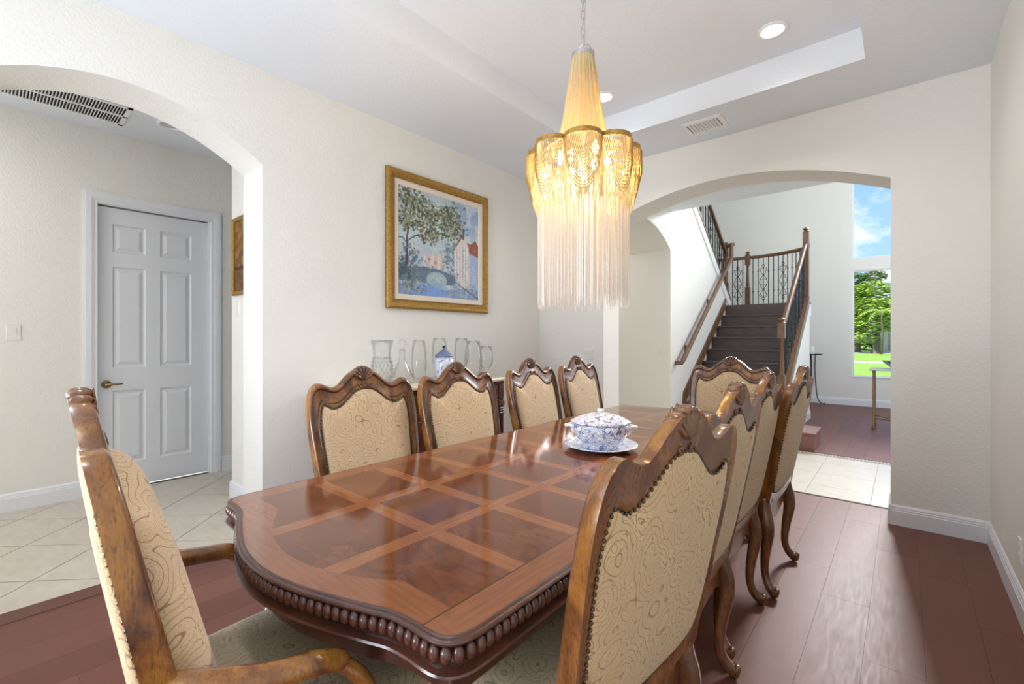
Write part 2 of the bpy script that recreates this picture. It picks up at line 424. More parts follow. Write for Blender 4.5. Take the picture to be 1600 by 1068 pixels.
planks(fl, -3.12, XR, YR, 4.528, -.32, joints={0: 2.82, -1: 3.15, 1: 2.35, -2: 2.4, 2: 3.4})
ST('trim_1', MB().bbox(-3.245, -3.122, -1.88, 4.0, -.01, .004, .002), PLANK)
# hall floor: diagonal tiles
def clip(poly, x0, x1, y0, y1):
    for ax, lim, sg in ((0, x0, 1), (0, x1, -1), (1, y0, 1), (1, y1, -1)):
        out = []
        for i in range(len(poly)):
            p, q = poly[i - 1], poly[i]; a, b = (p[ax] - lim) * sg, (q[ax] - lim) * sg
            if (a >= 0) != (b >= 0):
                t = a / (a - b); out.append((p[0] + (q[0] - p[0]) * t, p[1] + (q[1] - p[1]) * t))
            if b >= 0: out.append(q)
        poly = out
        if len(poly) < 3: return None
    return poly
def area(p): return abs(sum(p[i - 1][0] * p[i][1] - p[i][0] * p[i - 1][1] for i in range(len(p)))) / 2
hf = ST('floor_hall', MB().box(-5.2, -3.245, -2.4, 4.0, -.1, -.004), GROUT)
s2 = math.sqrt(2)
for i in range(-12, 18):
    for j in range(-14, 10):
        a0, b0 = 3.555 + .452 * i, -2.400 + .4495 * j; g = .0035
        q = []
        for da, db in ((g, g), (.452 - g, g), (.452 - g, .4495 - g), (g, .4495 - g)):
            A, B = a0 + da, b0 + db; q.append(((B - A) / s2, (A + B) / s2))
        p = clip(q, -5.13, -3.247, -2.2, 3.9)
        if p and sum(c_[1] for c_ in p) / len(p) > 1.7 and sum(c_[0] for c_ in p) / len(p) > -3.85: p = None   # under the stub wall
        if p and area(p) > .003:
            MB().prism(p, 'z', -.012, 0).build('tile', TILE, hf)
# stair lobby: cream tiles, mosaic border, planks
lf = ST('floor_lobby', MB().box(-6, 2.3, 4.53, 11.1, -.1, -.004), GROUTL)
ST('trim_2', MB().box(-2.355, -.07, 4.528, 4.552, -.01, .003), GAP)
ys = [4.553, 4.87, 5.33, 5.79, 6.10]
for k in range(-12, 5):
    x0 = -.2 + .44 * k
    for a, b in zip(ys, ys[1:]):
        if x0 < -3.6 and a > 0 and x0 < -5.2: continue
        MB().box(x0 + .002, x0 + .438, a + .002, b - .002, -.012, 0).build('tile', TILEL, lf, fix=False)
mo = MB(); rnd = random.Random(3)
for k in range(150):
    x = -2.4 + k * .03
    for y in (6.115, 6.145, 6.175, 6.205):
        cx, cy = x + rnd.uniform(-.004, .004), y + rnd.uniform(-.003, .003); n = 6; r = .0125
        mo.prism([(cx + r * rnd.uniform(.8, 1.1) * math.cos(2 * PI * i / n), cy + r * rnd.uniform(.8, 1.1) * math.sin(2 * PI * i / n)) for i in range(n)], 'z', -.01, .001)
mo.build('mosaic_stones', MOS, lf, kind='stuff')
planks(lf, -2.4, 2.2, 6.235, 11.04, -.32, ln=1.5)

# baseboards
PROF = [(0, 0), (.016, 0), (.016, .098), (.013, .102), (.013, .112), (.010, .116), (.010, .126), (.006, .134), (.003, .139), (0, .14)]
def base(name, p, q, nrm, parent=None):
    # runs from p to q on the floor, nrm = outward normal
    m = MB(); R = []
    for t in (p, q): R.append([(t[0] + nrm[0] * o, t[1] + nrm[1] * o, z) for o, z in PROF])
    m.rings(R); return ST(name, m, TRIMW, parent)
base('baseboard_back', (-.07, YB), (XR, YB), (0, -1))
base('baseboard_back', (XL, YB), (-2.355, YB), (0, -1))
base('baseboard_right', (XR, YR), (XR, YB), (-1, 0))
base('baseboard_left', (XL, 1.2), (XL, YB), (1, 0))
base('baseboard_left', (XL, YR), (XL, -.16), (1, 0))
base('baseboard_arch', (-3.525, 1.2), (XL + .015, 1.2), (0, -1))
base('baseboard_arch', (-.07, YB - .015), (-.07, 4.54), (-1, 0))
base('baseboard_arch', (-2.355, YB - .015), (-2.355, 4.54), (1, 0))
# ------------------------------------------------------------------ side hall seen through the left arch
XH = -5.13
ST('wall_hall', MB().box(XH - .12, XH, -2.5, .552, 0, 3.2).box(XH - .12, XH, 1.553, 4.2, 0, 3.2).box(XH - .12, XH, .552, 1.553, 2.53, 3.2).box(XH - .12, XH - .09, .5, 1.6, 0, 2.6), WALL)
ST('wall_hall_end', MB().box(-4.2, -3.51, 1.35, 4.2, 0, 3.2), WALL)
ST('wall_hall_far', MB().box(-5.3, -4.1, 3.9, 4.05, 0, 3.2).box(-5.3, -3.5, -2.65, -2.5, 0, .5).box(-5.3, -3.5, -2.65, -2.5, 2.7, 3.2).box(-3.55, -3.4, -2.65, -.5, 0, 3.2), WALL)
ST('ceiling_hall', MB().box(-5.3, -3.4, -2.65, 4.2, ZC, ZC + .1), CEIL)
base('baseboard_hall', (XH, -2.5), (XH, .55), (1, 0)); base('baseboard_hall', (XH, 1.555), (XH, 3.9), (1, 0))
base('baseboard_hall', (-4.2, 1.35), (-3.5, 1.35), (0, -1)); base('baseboard_hall', (-4.2, 1.335), (-4.2, 3.9), (-1, 0))
# door 1 with six raised panels
d1 = root('door_1', None, None, (XH, 0, 0)); d1['kind'] = 'structure'
m = MB()
ca = .086
for o, t in ((0, .018), (.012, .022), (.022, .018)):
    pass
def casing(m, y0, y1, zt, wdt):
    for i, (a, b, t) in enumerate(((0, .012, .014), (.012, .05, .02), (.05, .062, .016), (.062, wdt, .012))):
        m.box(0, t, y0 + a, y0 + b, 0, zt - a).box(0, t, y1 - b, y1 - a, 0, zt - a).box(0, t, y0 + b, y1 - b, zt - b, zt - a)
casing(m, .552, 1.553, 2.535, ca)
m.build('door_casing', TRIMW, d1)
m = MB().box(-.09, 0, .632, .642, 0, 2.452).box(-.09, 0, 1.462, 1.468, 0, 2.452).box(-.09, 0, .64, 1.465, 2.44, 2.452)
m.box(-.055, -.015, 1.446, 1.462, 0, 2.44)
m.build('door_jamb', TRIMW, d1)
m = MB(); DX = -.035
m.box(DX - .035, DX - .012, .644, 1.444, .012, 2.43)
YC = [(.644, .740), (.968, 1.072), (1.314, 1.444)]
ZR = [(.012, .225), (.855, 1.055), (1.925, 2.05), (2.29, 2.43)]
for a, b in YC: m.box(DX - .012, DX, a, b, .012, 2.43)
for a, b in ZR: m.box(DX - .012, DX - .0002, .644, 1.444, a, b)
m.build('door_leaf', DOORW, d1)
for ya, yb in ((.740, .968), (1.072, 1.314)):
    for za, zb in ((.225, .855), (1.055, 1.925), (2.05, 2.29)):
        q = MB(); R = []
        for d, h in ((0, 0), (.004, -.006), (.012, -.0115), (.022, -.0115), (.046, -.002), (.050, -.0015)):
            R.append([(DX + h, ya + d, za + d), (DX + h, yb - d, za + d), (DX + h, yb - d, zb - d), (DX + h, ya + d, zb - d)])
        q.rings(R, caps=False); q.f.append(tuple(range(20, 24))); q.m.append(0); q.build('door_panel', DOORW, d1)
h = MB().lathe([(0, 0), (.032, 0), (.034, .004), (.028, .010), (.012, .014), (.011, .03), (.016, .034), (.016, .046), (0, .05)], seg=20)
h.v = [(z, x, y) for x, y, z in h.v]
h.tube([(.04, 0, 0), (.043, .03, .004), (.042, .07, -.002), (.04, .105, .003)], [.010, .009, .0075, .006], 8)
o = h.build('door_handle', BRASS, d1, smooth=True, label='aged brass lever handle'); o.location = (DX, .70, .915)

def plate(name, label, loc, rz, w=.07, hgt=.115, rockers=1, mat=PLASTIC, kind='switch'):
    r = root(name, label, 'light switch' if kind == 'switch' else 'outlet', loc, rz)
    MB().add([(-w / 2, 0, -hgt / 2), (w / 2, 0, -hgt / 2), (w / 2, 0, hgt / 2), (-w / 2, 0, hgt / 2), (-w / 2 + .004, -.006, -hgt / 2 + .004), (w / 2 - .004, -.006, -hgt / 2 + .004), (w / 2 - .004, -.006, hgt / 2 - .004), (-w / 2 + .004, -.006, hgt / 2 - .004)],
             [(0, 1, 2, 3), (4, 7, 6, 5), (0, 4, 5, 1), (1, 5, 6, 2), (2, 6, 7, 3), (3, 7, 4, 0)]).build('plate', mat, r)
    for i in range(rockers):
        cx = (i - (rockers - 1) / 2) * .046
        if kind == 'switch':
            MB().box(cx - .017, cx + .017, -.0075, -.0055, -.034, .034).build('rocker_frame', TRIMW, r)
            q = MB().add([(cx - .014, -.0076, -.03), (cx + .014, -.0076, -.03), (cx + .014, -.0076, .03), (cx - .014, -.0076, .03), (cx - .014, -.0125, .03), (cx + .014, -.0125, .03), (cx + .014, -.009, 0), (cx - .014, -.009, 0)],
                         [(3, 2, 5, 4), (4, 5, 6, 7), (7, 6, 1, 0), (0, 3, 4, 7), (1, 6, 5, 2)]); q.build('rocker', mat, r)
        else:
            for dz in (-.02, .02):
                q = MB().prism([(cx + .016 * math.cos(t * PI / 6), dz + .015 * math.sin(t * PI / 6)) for t in range(12)], 'y', -.0085, -.0055); q.build('socket', mat, r)
    return r
plate('light_switch', 'white double rocker switch on back wall left of the stair arch', (-2.53, YB, 1.14), 0, .115, .115, 2)
plate('light_switch', 'white rocker switch plate on hall wall left of white door', (XH, .165, 1.355), PI / 2, .08, .12, 1)
plate('light_switch', 'small pale switch plate on corridor wall beyond stair arch', (-2.62, 6.2, 1.11), 0, .08, .1, 1)
plate('light_switch', 'white switch plate below the gold framed painting in the hall', (-4.07, 1.35, 1.55), 0, .075, .12, 1)
plate('wall_outlet', 'white outlet low on right wall near the baseboard corner', (XR, 3.2, .31), -PI / 2, .07, .115, 1, kind='outlet')

# ceiling fittings
def emis(name, c, s):
    b = NB(name); b.base((.9, .9, .9)); b.set(Emission__Color=(*c, 1), Emission__Strength=s); return b.m
LAMP = emis('lit_lamp_lens', (1, .98, .94), 6.0)
LENS = plain('unlit_lamp_lens', (.55, .55, .55), .3)
RINGM = plain('white_lamp_trim', (.86, .86, .87), .35)
def downlight(label, loc, lit=True, group=None, r=.085):
    t = root('recessed_light', label, 'ceiling light', loc, 0, group)
    MB().lathe([(r, -.001), (r, -.008), (r - .018, -.012), (r - .022, -.006), (r - .026, .0), (r - .026, -.0005)], seg=32).build('trim_ring', RINGM, t, autosmooth=40)
    MB().lathe([(0, -.0035), (r - .026, -.0035), (r - .026, -.0025), (0, -.0025)], seg=28).build('lens', LAMP if lit else LENS, t)
    if lit:
        o = light('lamp', 'SPOT', (loc[0], loc[1], loc[2] - .02), (0, 0, 0), 24, (1, .98, .95), spot_size=2.4, spot_blend=.8, shadow_soft_size=.06)
downlight('lit round recessed light in the tray ceiling right of chandelier', (-.631, 3.27, ZT))
downlight('lit round recessed light in the tray ceiling just behind the chandelier', (-1.843, 3.285, ZT))
downlight('lit round recessed light above the camera end of the tray, right side', (-.631, .20, ZT))
downlight('lit round recessed light above the camera end of the tray, left side', (-1.843, .20, ZT))
downlight('unlit round recessed light in the side hall ceiling beside the vent', (-4.56, 1.02, ZC), False, r=.095)
v = root('ceiling_vent', 'small white louvred air vent on the ceiling border near the stair arch', 'vent', (-1.24, 3.88, ZC))
m = MB()
for a, b, t in ((0, .022, .006), (.022, .034, .010)):
    m.box(-.155 + a, .155 - a, -.125 + a, -.125 + b, -t, 0).box(-.155 + a, .155 - a, .125 - b, .125 - a, -t, 0).box(-.155 + a, -.155 + b, -.125 + b, .125 - b, -t, 0).box(.155 - b, .155 - a, -.125 + b, .125 - b, -t, 0)
m.build('vent_frame', RINGM, v)
MB().box(-.12, .12, -.09, .09, -.001, -.0004).build('vent_shade_sheet', BLACKH, v)  # flat black sheet as the shade inside the vent
s0 = MB().add([(-.003, -.09, -.010), (.003, -.09, -.010), (.014, -.09, -.002), (.008, -.09, -.002), (-.003, .09, -.010), (.003, .09, -.010), (.014, .09, -.002), (.008, .09, -.002)],
              [(0, 1, 2, 3), (7, 6, 5, 4), (0, 4, 5, 1), (1, 5, 6, 2), (2, 6, 7, 3), (3, 7, 4, 0)]).build('louvre', RINGM, v)
s0.location = (-.108, 0, 0)
for i in range(1, 9): inst(s0, v, (-.108 + i * .0255, 0, 0))
v = root('return_air_grille', 'long dark slatted return grille in the side hall ceiling', 'vent', (-4.67, .26, ZC))
m = MB()
for x0, x1, y0, y1 in ((-.21, -.18, -.55, .5), (.18, .21, -.55, .5), (-.012, .012, -.55, .5), (-.21, .21, -.55, -.52), (-.21, .21, .47, .5)): m.box(x0, x1, y0, y1, -.008, 0)
m.build('grille_frame', RINGM, v)
MB().box(-.18, .18, -.52, .47, -.001, -.0004).build('grille_shade_sheet', BLACKH, v)  # flat black sheet as the shade behind the slats
s0 = MB().add([(-.18, -.004, -.009), (-.18, .001, -.009), (-.18, .006, -.001), (-.18, .001, -.001), (.18, -.004, -.009), (.18, .001, -.009), (.18, .006, -.001), (.18, .001, -.001)],
              [(0, 1, 2, 3), (7, 6, 5, 4), (0, 4, 5, 1), (1, 5, 6, 2), (2, 6, 7, 3), (3, 7, 4, 0)]).build('slat', RINGM, v)
s0.location = (0, -.51, 0)
for i in range(1, 57): inst(s0, v, (0, -.51 + i * .0172, 0))
# ------------------------------------------------------------------ dining table
TC = (-1.19, 2.01)
tb = root('dining_table', 'long glossy mahogany dining table with inlaid burl top and beaded edge', 'table', (TC[0], TC[1], 0))
HX, HE = .585, 1.595      # half width, half length at the bulge
hp = [(HX, 1.36), (HX, 1.39), (.5825, 1.415), (.575, 1.440), (.559, 1.459), (.536, 1.469), (.503, 1.472), (.46, 1.473), (.41, 1.480), (.35, 1.502), (.27, 1.530), (.18, 1.557), (.09, 1.576), (0, 1.582)]
hp = [tuple(p) for p in smoothcurve(hp, 6)]
end = hp + [(-x, y) for x, y in hp[::-1][1:]]
side = [(-HX, 1.36 - i * .136) for i in range(1, 20)]
loop = end + side + [(-x, -y) for x, y in end] + [(-x, -y) for x, y in side]
loop = resample(loop, 720)
LP = np.array(loop)
def normals(P):
    t = np.roll(P, -1, 0) - np.roll(P, 1, 0); n = np.stack([t[:, 1], -t[:, 0]], 1); n /= np.linalg.norm(n, axis=1)[:, None]
    if (n * P).sum() < 0: n = -n
    return n
LN = normals(LP)
def off(o): return LP + LN * o
m = MB(); ZT0 = .76
prof = [(-.0165, .7560), (-.0165, .7598), (-.0145, .7603), (-.012, .7598), (-.0095, .7572), (-.006, .7585), (-.001, .7570), (.002, .7530), (.001, .7490), (-.004, .7465), (-.009, .7455), (-.0125, .735), (-.0125, .718), (-.008, .7135), (-.004, .7115), (-.010, .708), (-.012, .703), (-.004, .6995), (.004, .6975), (.006, .693), (.001, .6895), (-.006, .6875), (-.02, .686), (-.05, .684), (-.05, .62), (-.075, .615), (-.075, .735)]
R = [[(p[0], p[1], z) for p in off(o)] for o, z in prof]
m.rings(R, caps=False); m.build('edge_molding', TEDGE, tb, autosmooth=50)
# beads along the edge
pl = resample([tuple(p) for p in off(-.0055)], 346)
pl = np.array(pl); pn = normals(pl)
b0 = MB().ell((0, 0, 0), (.0117, .0118, .0172), 12, 8).build('bead', TEDGE, tb, smooth=True)
rest = MB(); first = True
for i, (p, n) in enumerate(zip(pl, pn)):
    ang = math.atan2(n[0], -n[1]); near = p[1] < -.50 and not (p[0] < 0 and p[1] > -1.36)
    if near:
        o = b0 if first else inst(b0, tb); first = False
        o.location = (p[0], p[1], .7305); o.rotation_euler = (0, 0, ang)
    else:
        rest.ell((p[0], p[1], .7305), (.0117, .0118, .0172), 8, 5)
rest.build('bead_row', TEDGE, tb, smooth=True, kind='stuff')
# top panels and leaves
seams = [-.635, -.21, .21, .635]
inn = [tuple(p) for p in off(-.015)]
def toppart(name, y0, y1):
    P = clip(inn, -2, 2, y0 + .0007, y1 - .0007)
    q = MB(); R = []
    cy = (y0 + y1) / 2
    R = [[(x, y, .738) for x, y in P], [(x, y, .7592) for x, y in P], [(x * .9985, cy + (y - cy) * .9985, .7600) for x, y in P]]
    q.rings(R); return q.build(name, TOPM, tb, fix=True)
toppart('top_panel', -3, seams[0]); toppart('top_panel', seams[3], 3)
for a, b in zip(seams, seams[1:]): toppart('table_leaf', a, b)
# apron and two pedestals
MB().box(-.45, .45, -1.30, 1.30, .60, .737).build('apron', TEDGE, tb)
for sy in (-1, 1):
    y = sy * .86
    p = root('pedestal', None, None, (0, y, 0)); p.parent = tb; del_ = None
    MB().lathe([(0, .60), (.15, .60), (.16, .585), (.10, .56), (.07, .52), (.09, .47), (.12, .40), (.125, .35), (.09, .29), (.075, .26), (.11, .24), (.11, .20), (.05, .19), (0, .19)], seg=28).build('turned_column', TEDGE, p, smooth=True)
    for k in range(4):
        an = PI / 4 + k * PI / 2; ca_, sa = math.cos(an), math.sin(an)
        path = smoothcurve([(.07, .22), (.16, .245), (.25, .17), (.33, .07), (.37, .035), (.40, .04)], 4)
        MB().tube([(ca_ * r, sa * r, z) for r, z in path], [.045 - .022 * i / (len(path) - 1) for i in range(len(path))], 10).build('leg', TEDGE, p, smooth=True)

# ------------------------------------------------------------------ dining chairs
OUT = [(0, 1.150), (.045, 1.143), (.09, 1.115), (.135, 1.075), (.17, 1.063), (.205, 1.074), (.235, 1.088), (.264, 1.082), (.290, 1.048), (.304, .985), (.306, .90), (.299, .78), (.288, .64), (.277, .53), (.272, .47), (.20, .472), (.12, .452), (0, .448)]
INN = [(0, 1.048), (.05, 1.039), (.095, 1.006), (.14, .972), (.175, .962), (.205, .967), (.231, .984), (.246, .945), (.2515, .88), (.247, .78), (.238, .67), (.227, .59), (.205, .540), (.155, .520), (.08, .512), (0, .508)]
def make_chair(arm=False, rot=0):
    kz = 1.075 if arm else 1.0; kx = 1.02 if arm else 1.0
    name = 'dining_armchair' if arm else 'dining_chair'
    t = root(name, None, 'chair')
    def yb(z): return -.25 - (z - .5) * .2 if z > .5 else -.25 + (.5 - z) * .08
    def bp(s, z, d):
        zz = .5 + (z - .5) * kz if z > .5 else z
        k = .76 + .36 * max(0, min(1, (1.1 - z) / .55))
        return (s * kx, yb(zz) + d * k, zz)
    def full(half, n):
        h = resample(smoothcurve(half, 6), n, closed=False)
        return h + [(-x, z) for x, z in h[::-1][1:-1]]
    n = 52
    # align the sharp points of both outlines by resampling in two stretches
    def stretch(P, k, n1, n2):
        c = smoothcurve(P, 8); cut = k * 8
        a = resample(c[:cut + 1], n1, closed=False); b = resample(c[cut:], n2, closed=False)
        h = a + b[1:]
        return h + [(-x, z) for x, z in h[::-1][1:-1]]
    O = stretch(OUT, 7, 22, 32); I = stretch(INN, 6, 22, 32)
    sec = [(0, -.024), (0, .014), (.05, .021), (.13, .0235), (.20, .021), (.27, .0135), (.72, .012), (.79, .0170), (.92, .0165), (1, .008), (1, -.012), (.9, -.021), (.75, -.021), (.25, -.021)]
    f = MB(); R = []
    for (ox, oz), (ix, iz) in zip(O, I):
        R.append([bp(ox + (ix - ox) * q, oz + (iz - oz) * q, d) for q, d in sec])
    f.rings(R, closed=True); L_ = len(sec)
    for i in range(len(f.f)):
        if i % L_ == 0: f.m[i] = 1
        elif i % L_ in (4, 6): f.m[i] = 2
    f.mi = 1
    f.build('back_frame', [WOODC, WOODA, GROOVE], t, autosmooth=40)
    # padded panels
    def pad(name, d0, B, mat, gr=1.0):
        q = MB(); R = []; cx, cz = 0, .76
        I2 = [(x * (1 + (gr - 1) * 1.9), cz + (z - cz) * gr) for x, z in I]
        for s_, hgt in ((1.0, 0), (.99, .30), (.965, .52), (.92, .70), (.83, .87), (.68, .96), (.42, 1.0), (.14, 1.0)):
            R.append([bp(cx + (x - cx) * s_, cz + (z - cz) * s_, d0 + B * hgt) for x, z in I2])
        q.rings(R); return q.build(name, mat, t, smooth=True)
    pad('backrest', .002, (.085 if arm else .036), FAB); pad('back_panel', -.0205, -.022 if arm else -.014, FABB, 1.045)
    nl = MB()
    Ic = resample(I, 128)
    for x, z in Ic:
        for d, k, kx_ in ((.0185, 1.012, 1.012), (-.0235, 1.047, 1.088)): nl.ell(bp(x * kx_, .76 + (z - .76) * k, d), (.005, .0035, .005), 6, 4)
    nl.build('nail_trim', NAIL, t, smooth=True, kind='stuff')
    # carved shell on the crest
    sh = MB()
    for sd in ((1,) if arm else (1, -1)):
        for i in range(-3, 4):
            an = i * .30; L0 = .040 - .0025 * abs(i)
            M = Matrix.Rotation(-an, 4, 'Y')
            c = bp(math.sin(an) * .042, 1.098 + math.cos(an) * .040 - .012, sd * .019)
            sh.ell(c, (.0085, .004 if arm else .0095, L0), 8, 8, Matrix.Rotation(an, 4, 'Y'))
        for sg in (-1, 1):
            path = [bp(sg * (.024 + .012 * (1 - k / 12) * math.cos(k * .75)), 1.064 + .012 * (1 - k / 12) * math.sin(k * .75), sd * .023) for k in range(11)]
            sh.tube(path, .0042, 6)
    for i in range(-3, 4):
        an = i * .30
        c = bp(math.sin(an) * .066, 1.090 + math.cos(an) * .065, 0)
        sh.ell(c, (.0105, .020, .0105), 10, 8)
    sh.build('carved_shell', WOODC, t, smooth=True)
    # seat
    wf_, wb = (.30, .25) if arm else (.285, .235)
    o2 = smoothcurve([(0, .285), (wf_ * .5, .28), (wf_ * .93, .25), (wf_, .20), (wf_ - .012, 0), (wb + .012, -.17), (wb, -.225), (wb - .03, -.24), (0, -.245)], 5)
    o2 = o2 + [(-x, y) for x, y in o2[::-1][1:-1]]
    q = MB(); R = []
    for s_, z in ((.965, .425), (1.0, .432), (1.012, .45), (1.0, .472), (.96, .489), (.86, .501), (.68, .509), (.4, .513), (.12, .514)):
        R.append([(x * s_, .02 + (y - .02) * s_, z) for x, y in o2])
    q.rings(R); q.build('seat', SEATF, t, smooth=True)
    r_ = MB()
    def rail(p, q_, th, z0, dip):
        P, Q = Vector((*p, 0)), Vector((*q_, 0)); d = (Q - P); Ln = d.length; d.normalize(); nn = Vector((-d.y, d.x, 0)) * th / 2
        k = 14; bot = []
        for i in range(k + 1):
            u = i / k; s_ = abs(2 * u - 1)
            bot.append(z0 - dip * (math.cos(PI * min(s_ * 1.25, 1)) * .5 + .5) + .02 * max(0, s_ - .85) / .15 * -1)
        A = [P + d * (Ln * i / k) for i in range(k + 1)]
        R = []
        for i, a_ in enumerate(A): R.append([tuple(a_ + nn + Vector((0, 0, bot[i]))), tuple(a_ + nn * 1.1 + Vector((0, 0, (bot[i] + .43) / 2))), tuple(a_ + nn + Vector((0, 0, .43))), tuple(a_ - nn + Vector((0, 0, .43))), tuple(a_ - nn + Vector((0, 0, bot[i])))])
        r_.rings(R)
    rail((-wf_ + .03, .255), (wf_ - .03, .255), .026, .375, .03)
    rail((wf_ - .018, .22), (wb + .002, -.22), .026, .375, .02); rail((-wf_ + .018, .22), (-wb - .002, -.22), .026, .375, .02)
    rail((-wb + .01, -.235), (wb - .01, -.235), .026, .365, .035)
    r_.build('seat_frame', WOODC, t, autosmooth=45)
    for sg in (-1, 1):
        pth = smoothcurve([(wb + .02, -.243, .50), (wb + .018, -.246, .44), (wb + .026, -.258, .375), (wb + .024, -.262, .31), (wb + .010, -.250, .22), (wb, -.243, .13), (wb + .004, -.252, .075), (wb + .014, -.275, .038), (wb + .022, -.297, .034), (wb + .024, -.305, .052)], 4)
        rr = [.030, .034, .036, .032, .026, .021, .021, .024, .020, .012]; rr = [x[0] for x in smoothcurve([(a,) for a in rr], 4)]
        lg = MB().tube([(sg * x, y, z) for x, y, z in pth], rr, 10, flat=(.92, 1.0), up=(1, 0, 0))
        lg.ell((sg * (wb + .020), -.288, .026), (.021, .026, .026), 10, 8)
        for s3 in (-1, 1): lg.tube([(sg * (wb + .020) + s3 * .019, -.292 + (.016 - .0011 * k) * math.cos(k * .7), .032 + (.016 - .0011 * k) * math.sin(k * .7)) for k in range(12)], .0038, 5)
        lg.build('leg', WOODC, t, smooth=True)
        pth = smoothcurve([(wf_ - .03, .235, .44), (wf_ - .012, .258, .39), (wf_ - .010, .262, .33), (wf_ - .025, .245, .24), (wf_ - .035, .228, .14), (wf_ - .03, .235, .07), (wf_ - .018, .258, .036), (wf_ - .010, .276, .03)], 4)
        rr = [.036, .042, .038, .030, .022, .021, .025, .018]; rr = [x[0] for x in smoothcurve([(a,) for a in rr], 4)]
        lg = MB().tube([(sg * x, y, z) for x, y, z in pth], rr, 10, up=(1, 0, 0)); lg.ell((sg * (wf_ - .018), .258, .026), (.022, .028, .026), 10, 8)
        lg.build('leg', WOODC, t, smooth=True)
        if arm:
            ap = smoothcurve([(.285, -.300, .722), (.300, -.25, .716), (.322, -.15, .693), (.328, -.07, .680), (.322, -.04, .666), (.314, -.01, .652), (.306, .005, .632)], 5)
            ra = [.030, .028, .024, .023, .023, .021, .015]; ra = [x[0] for x in smoothcurve([(a,) for a in ra], 5)]
            MB().tube([(sg * x, y, z) for x, y, z in ap], ra, 12, flat=(1.15, .95)).build('armrest', [WOODA], t, smooth=True)
            sp = smoothcurve([(.310, -.012, .650), (.320, .030, .605), (.316, .055, .55), (.298, .048, .50), (.288, .03, .46), (.285, .02, .42)], 5)
            MB().tube([(sg * x, y, z) for x, y, z in sp], [.021 + .006 * i / 25 for i in range(26)], 10, flat=(.8, 1.1), up=(1, 0, 0)).build('arm_support', WOODA, t, smooth=True)
    return t
ch = make_chair(False); ac = make_chair(True); index_kids()
def place(proto, first, label, x, y, deg, group):
    o = proto if first else copy_tree(proto)
    o.location = (x, y, 0); o.rotation_euler = (0, 0, math.radians(deg)); o['label'] = label; o['group'] = group
    return o
GL, GR = 'chairs along the wall side of the table', 'chairs along the open side of the table'
def seatat(cx, cy, deg):   # place by crest point
    a = math.radians(deg); return cx - .382 * math.sin(a), cy + .382 * math.cos(a)
first = True
for (cx, cy, deg, lab, g) in (
    (-2.175, 1.312, -90, 'carved chair in front of the sideboard end, nearest the hall arch, facing the table', GL),
    (-2.112, 1.922, -90, 'carved chair in front of the blue and white jar, second from hall arch', GL),
    (-2.085, 2.620, -86, 'carved chair before the right end of the sideboard, third from hall arch', GL),
    (-2.080, 3.240, -86, 'carved chair against bare wall, farthest from the hall arch on the wall side', GL),
    (-.362, 1.010, 83.5, 'large foreground chair seen from behind, nearest the camera on the right side', GR),
    (-.415, 1.636, 88, 'second chair from the camera on the right, seen from behind over the foreground chair', GR),
    (-.445, 2.246, 89, 'third chair from the camera on the right side, back to the open floor', GR),
    (-.400, 2.860, 89, 'last chair on the right side, nearest the tiled arch, tan back to the floor', GR),
    (-1.045, 3.90, 181, 'side chair at the far head of the table, facing the camera before the stairs', 'chairs at the table ends')):
    x, y = seatat(cx, cy, deg); place(ch, first, lab, x, y, deg, g); first = False
place(ac, True, 'armchair with curved open arms at the near head of table, seen edge-on', -1.19, .515, -5, 'chairs at the table ends')

# ------------------------------------------------------------------ tureen on its plate
p = root('serving_plate', 'round blue and white plate under the tureen on the table', 'plate', (-1.150, 2.02, .7602))
MB().lathe([(0, 0), (.09, 0), (.10, .004), (.125, .010), (.178, .022), (.183, .0255), (.180, .028), (.125, .0145), (.10, .008), (0, .006)], seg=48).build('plate_dish', CHINAL, p, smooth=True)
t = root('tureen', 'blue and white china tureen with lid on the dining table', 'tureen', (-1.150, 2.02, .7665))
def octl(prof, seg=48, sx=1.0, sy=.86, k=.05):
    R = []
    for r, z in prof: R.append([(sx * r * (1 - k * (1 - math.cos(8 * (2 * PI * i / seg))) / 2) * math.cos(2 * PI * i / seg), sy * r * (1 - k * (1 - math.cos(8 * (2 * PI * i / seg))) / 2) * math.sin(2 * PI * i / seg), z) for i in range(seg)])
    return MB().rings(R)
octl([(0, .0), (.092, 0), (.096, .006), (.092, .018), (.094, .026), (.112, .040), (.132, .066), (.137, .092), (.137, .118), (.130, .118), (.128, .09), (.08, .035), (0, .03)], k=0).build('bowl', CHINA, t, smooth=True)
octl([(0, .115), (.130, .115), (.144, .120), (.150, .126), (.147, .132), (.120, .147), (.085, .160), (.040, .170), (.0, .173)], k=.07).build('lid', CHINAL, t, smooth=True)
MB().lathe([(0, .170), (.018, .170), (.012, .176), (.020, .183), (.014, .190), (0, .192)], seg=16).build('knob', WHITEC, t, smooth=True)
for sg in (-1, 1):
    hd = MB().tube(smoothcurve([(sg * .128, -.022, .10), (sg * .150, -.02, .108), (sg * .166, 0, .104), (sg * .150, .02, .108), (sg * .128, .022, .10)], 5), .0075, 8)
    hd.ell((sg * .168, 0, .104), (.013, .012, .010), 10, 6).ell((sg * .135, 0, .085), (.014, .018, .022), 10, 6)
    hd.build('handle', WHITEC, t, smooth=True)
t.rotation_euler = (0, 0, math.radians(30))

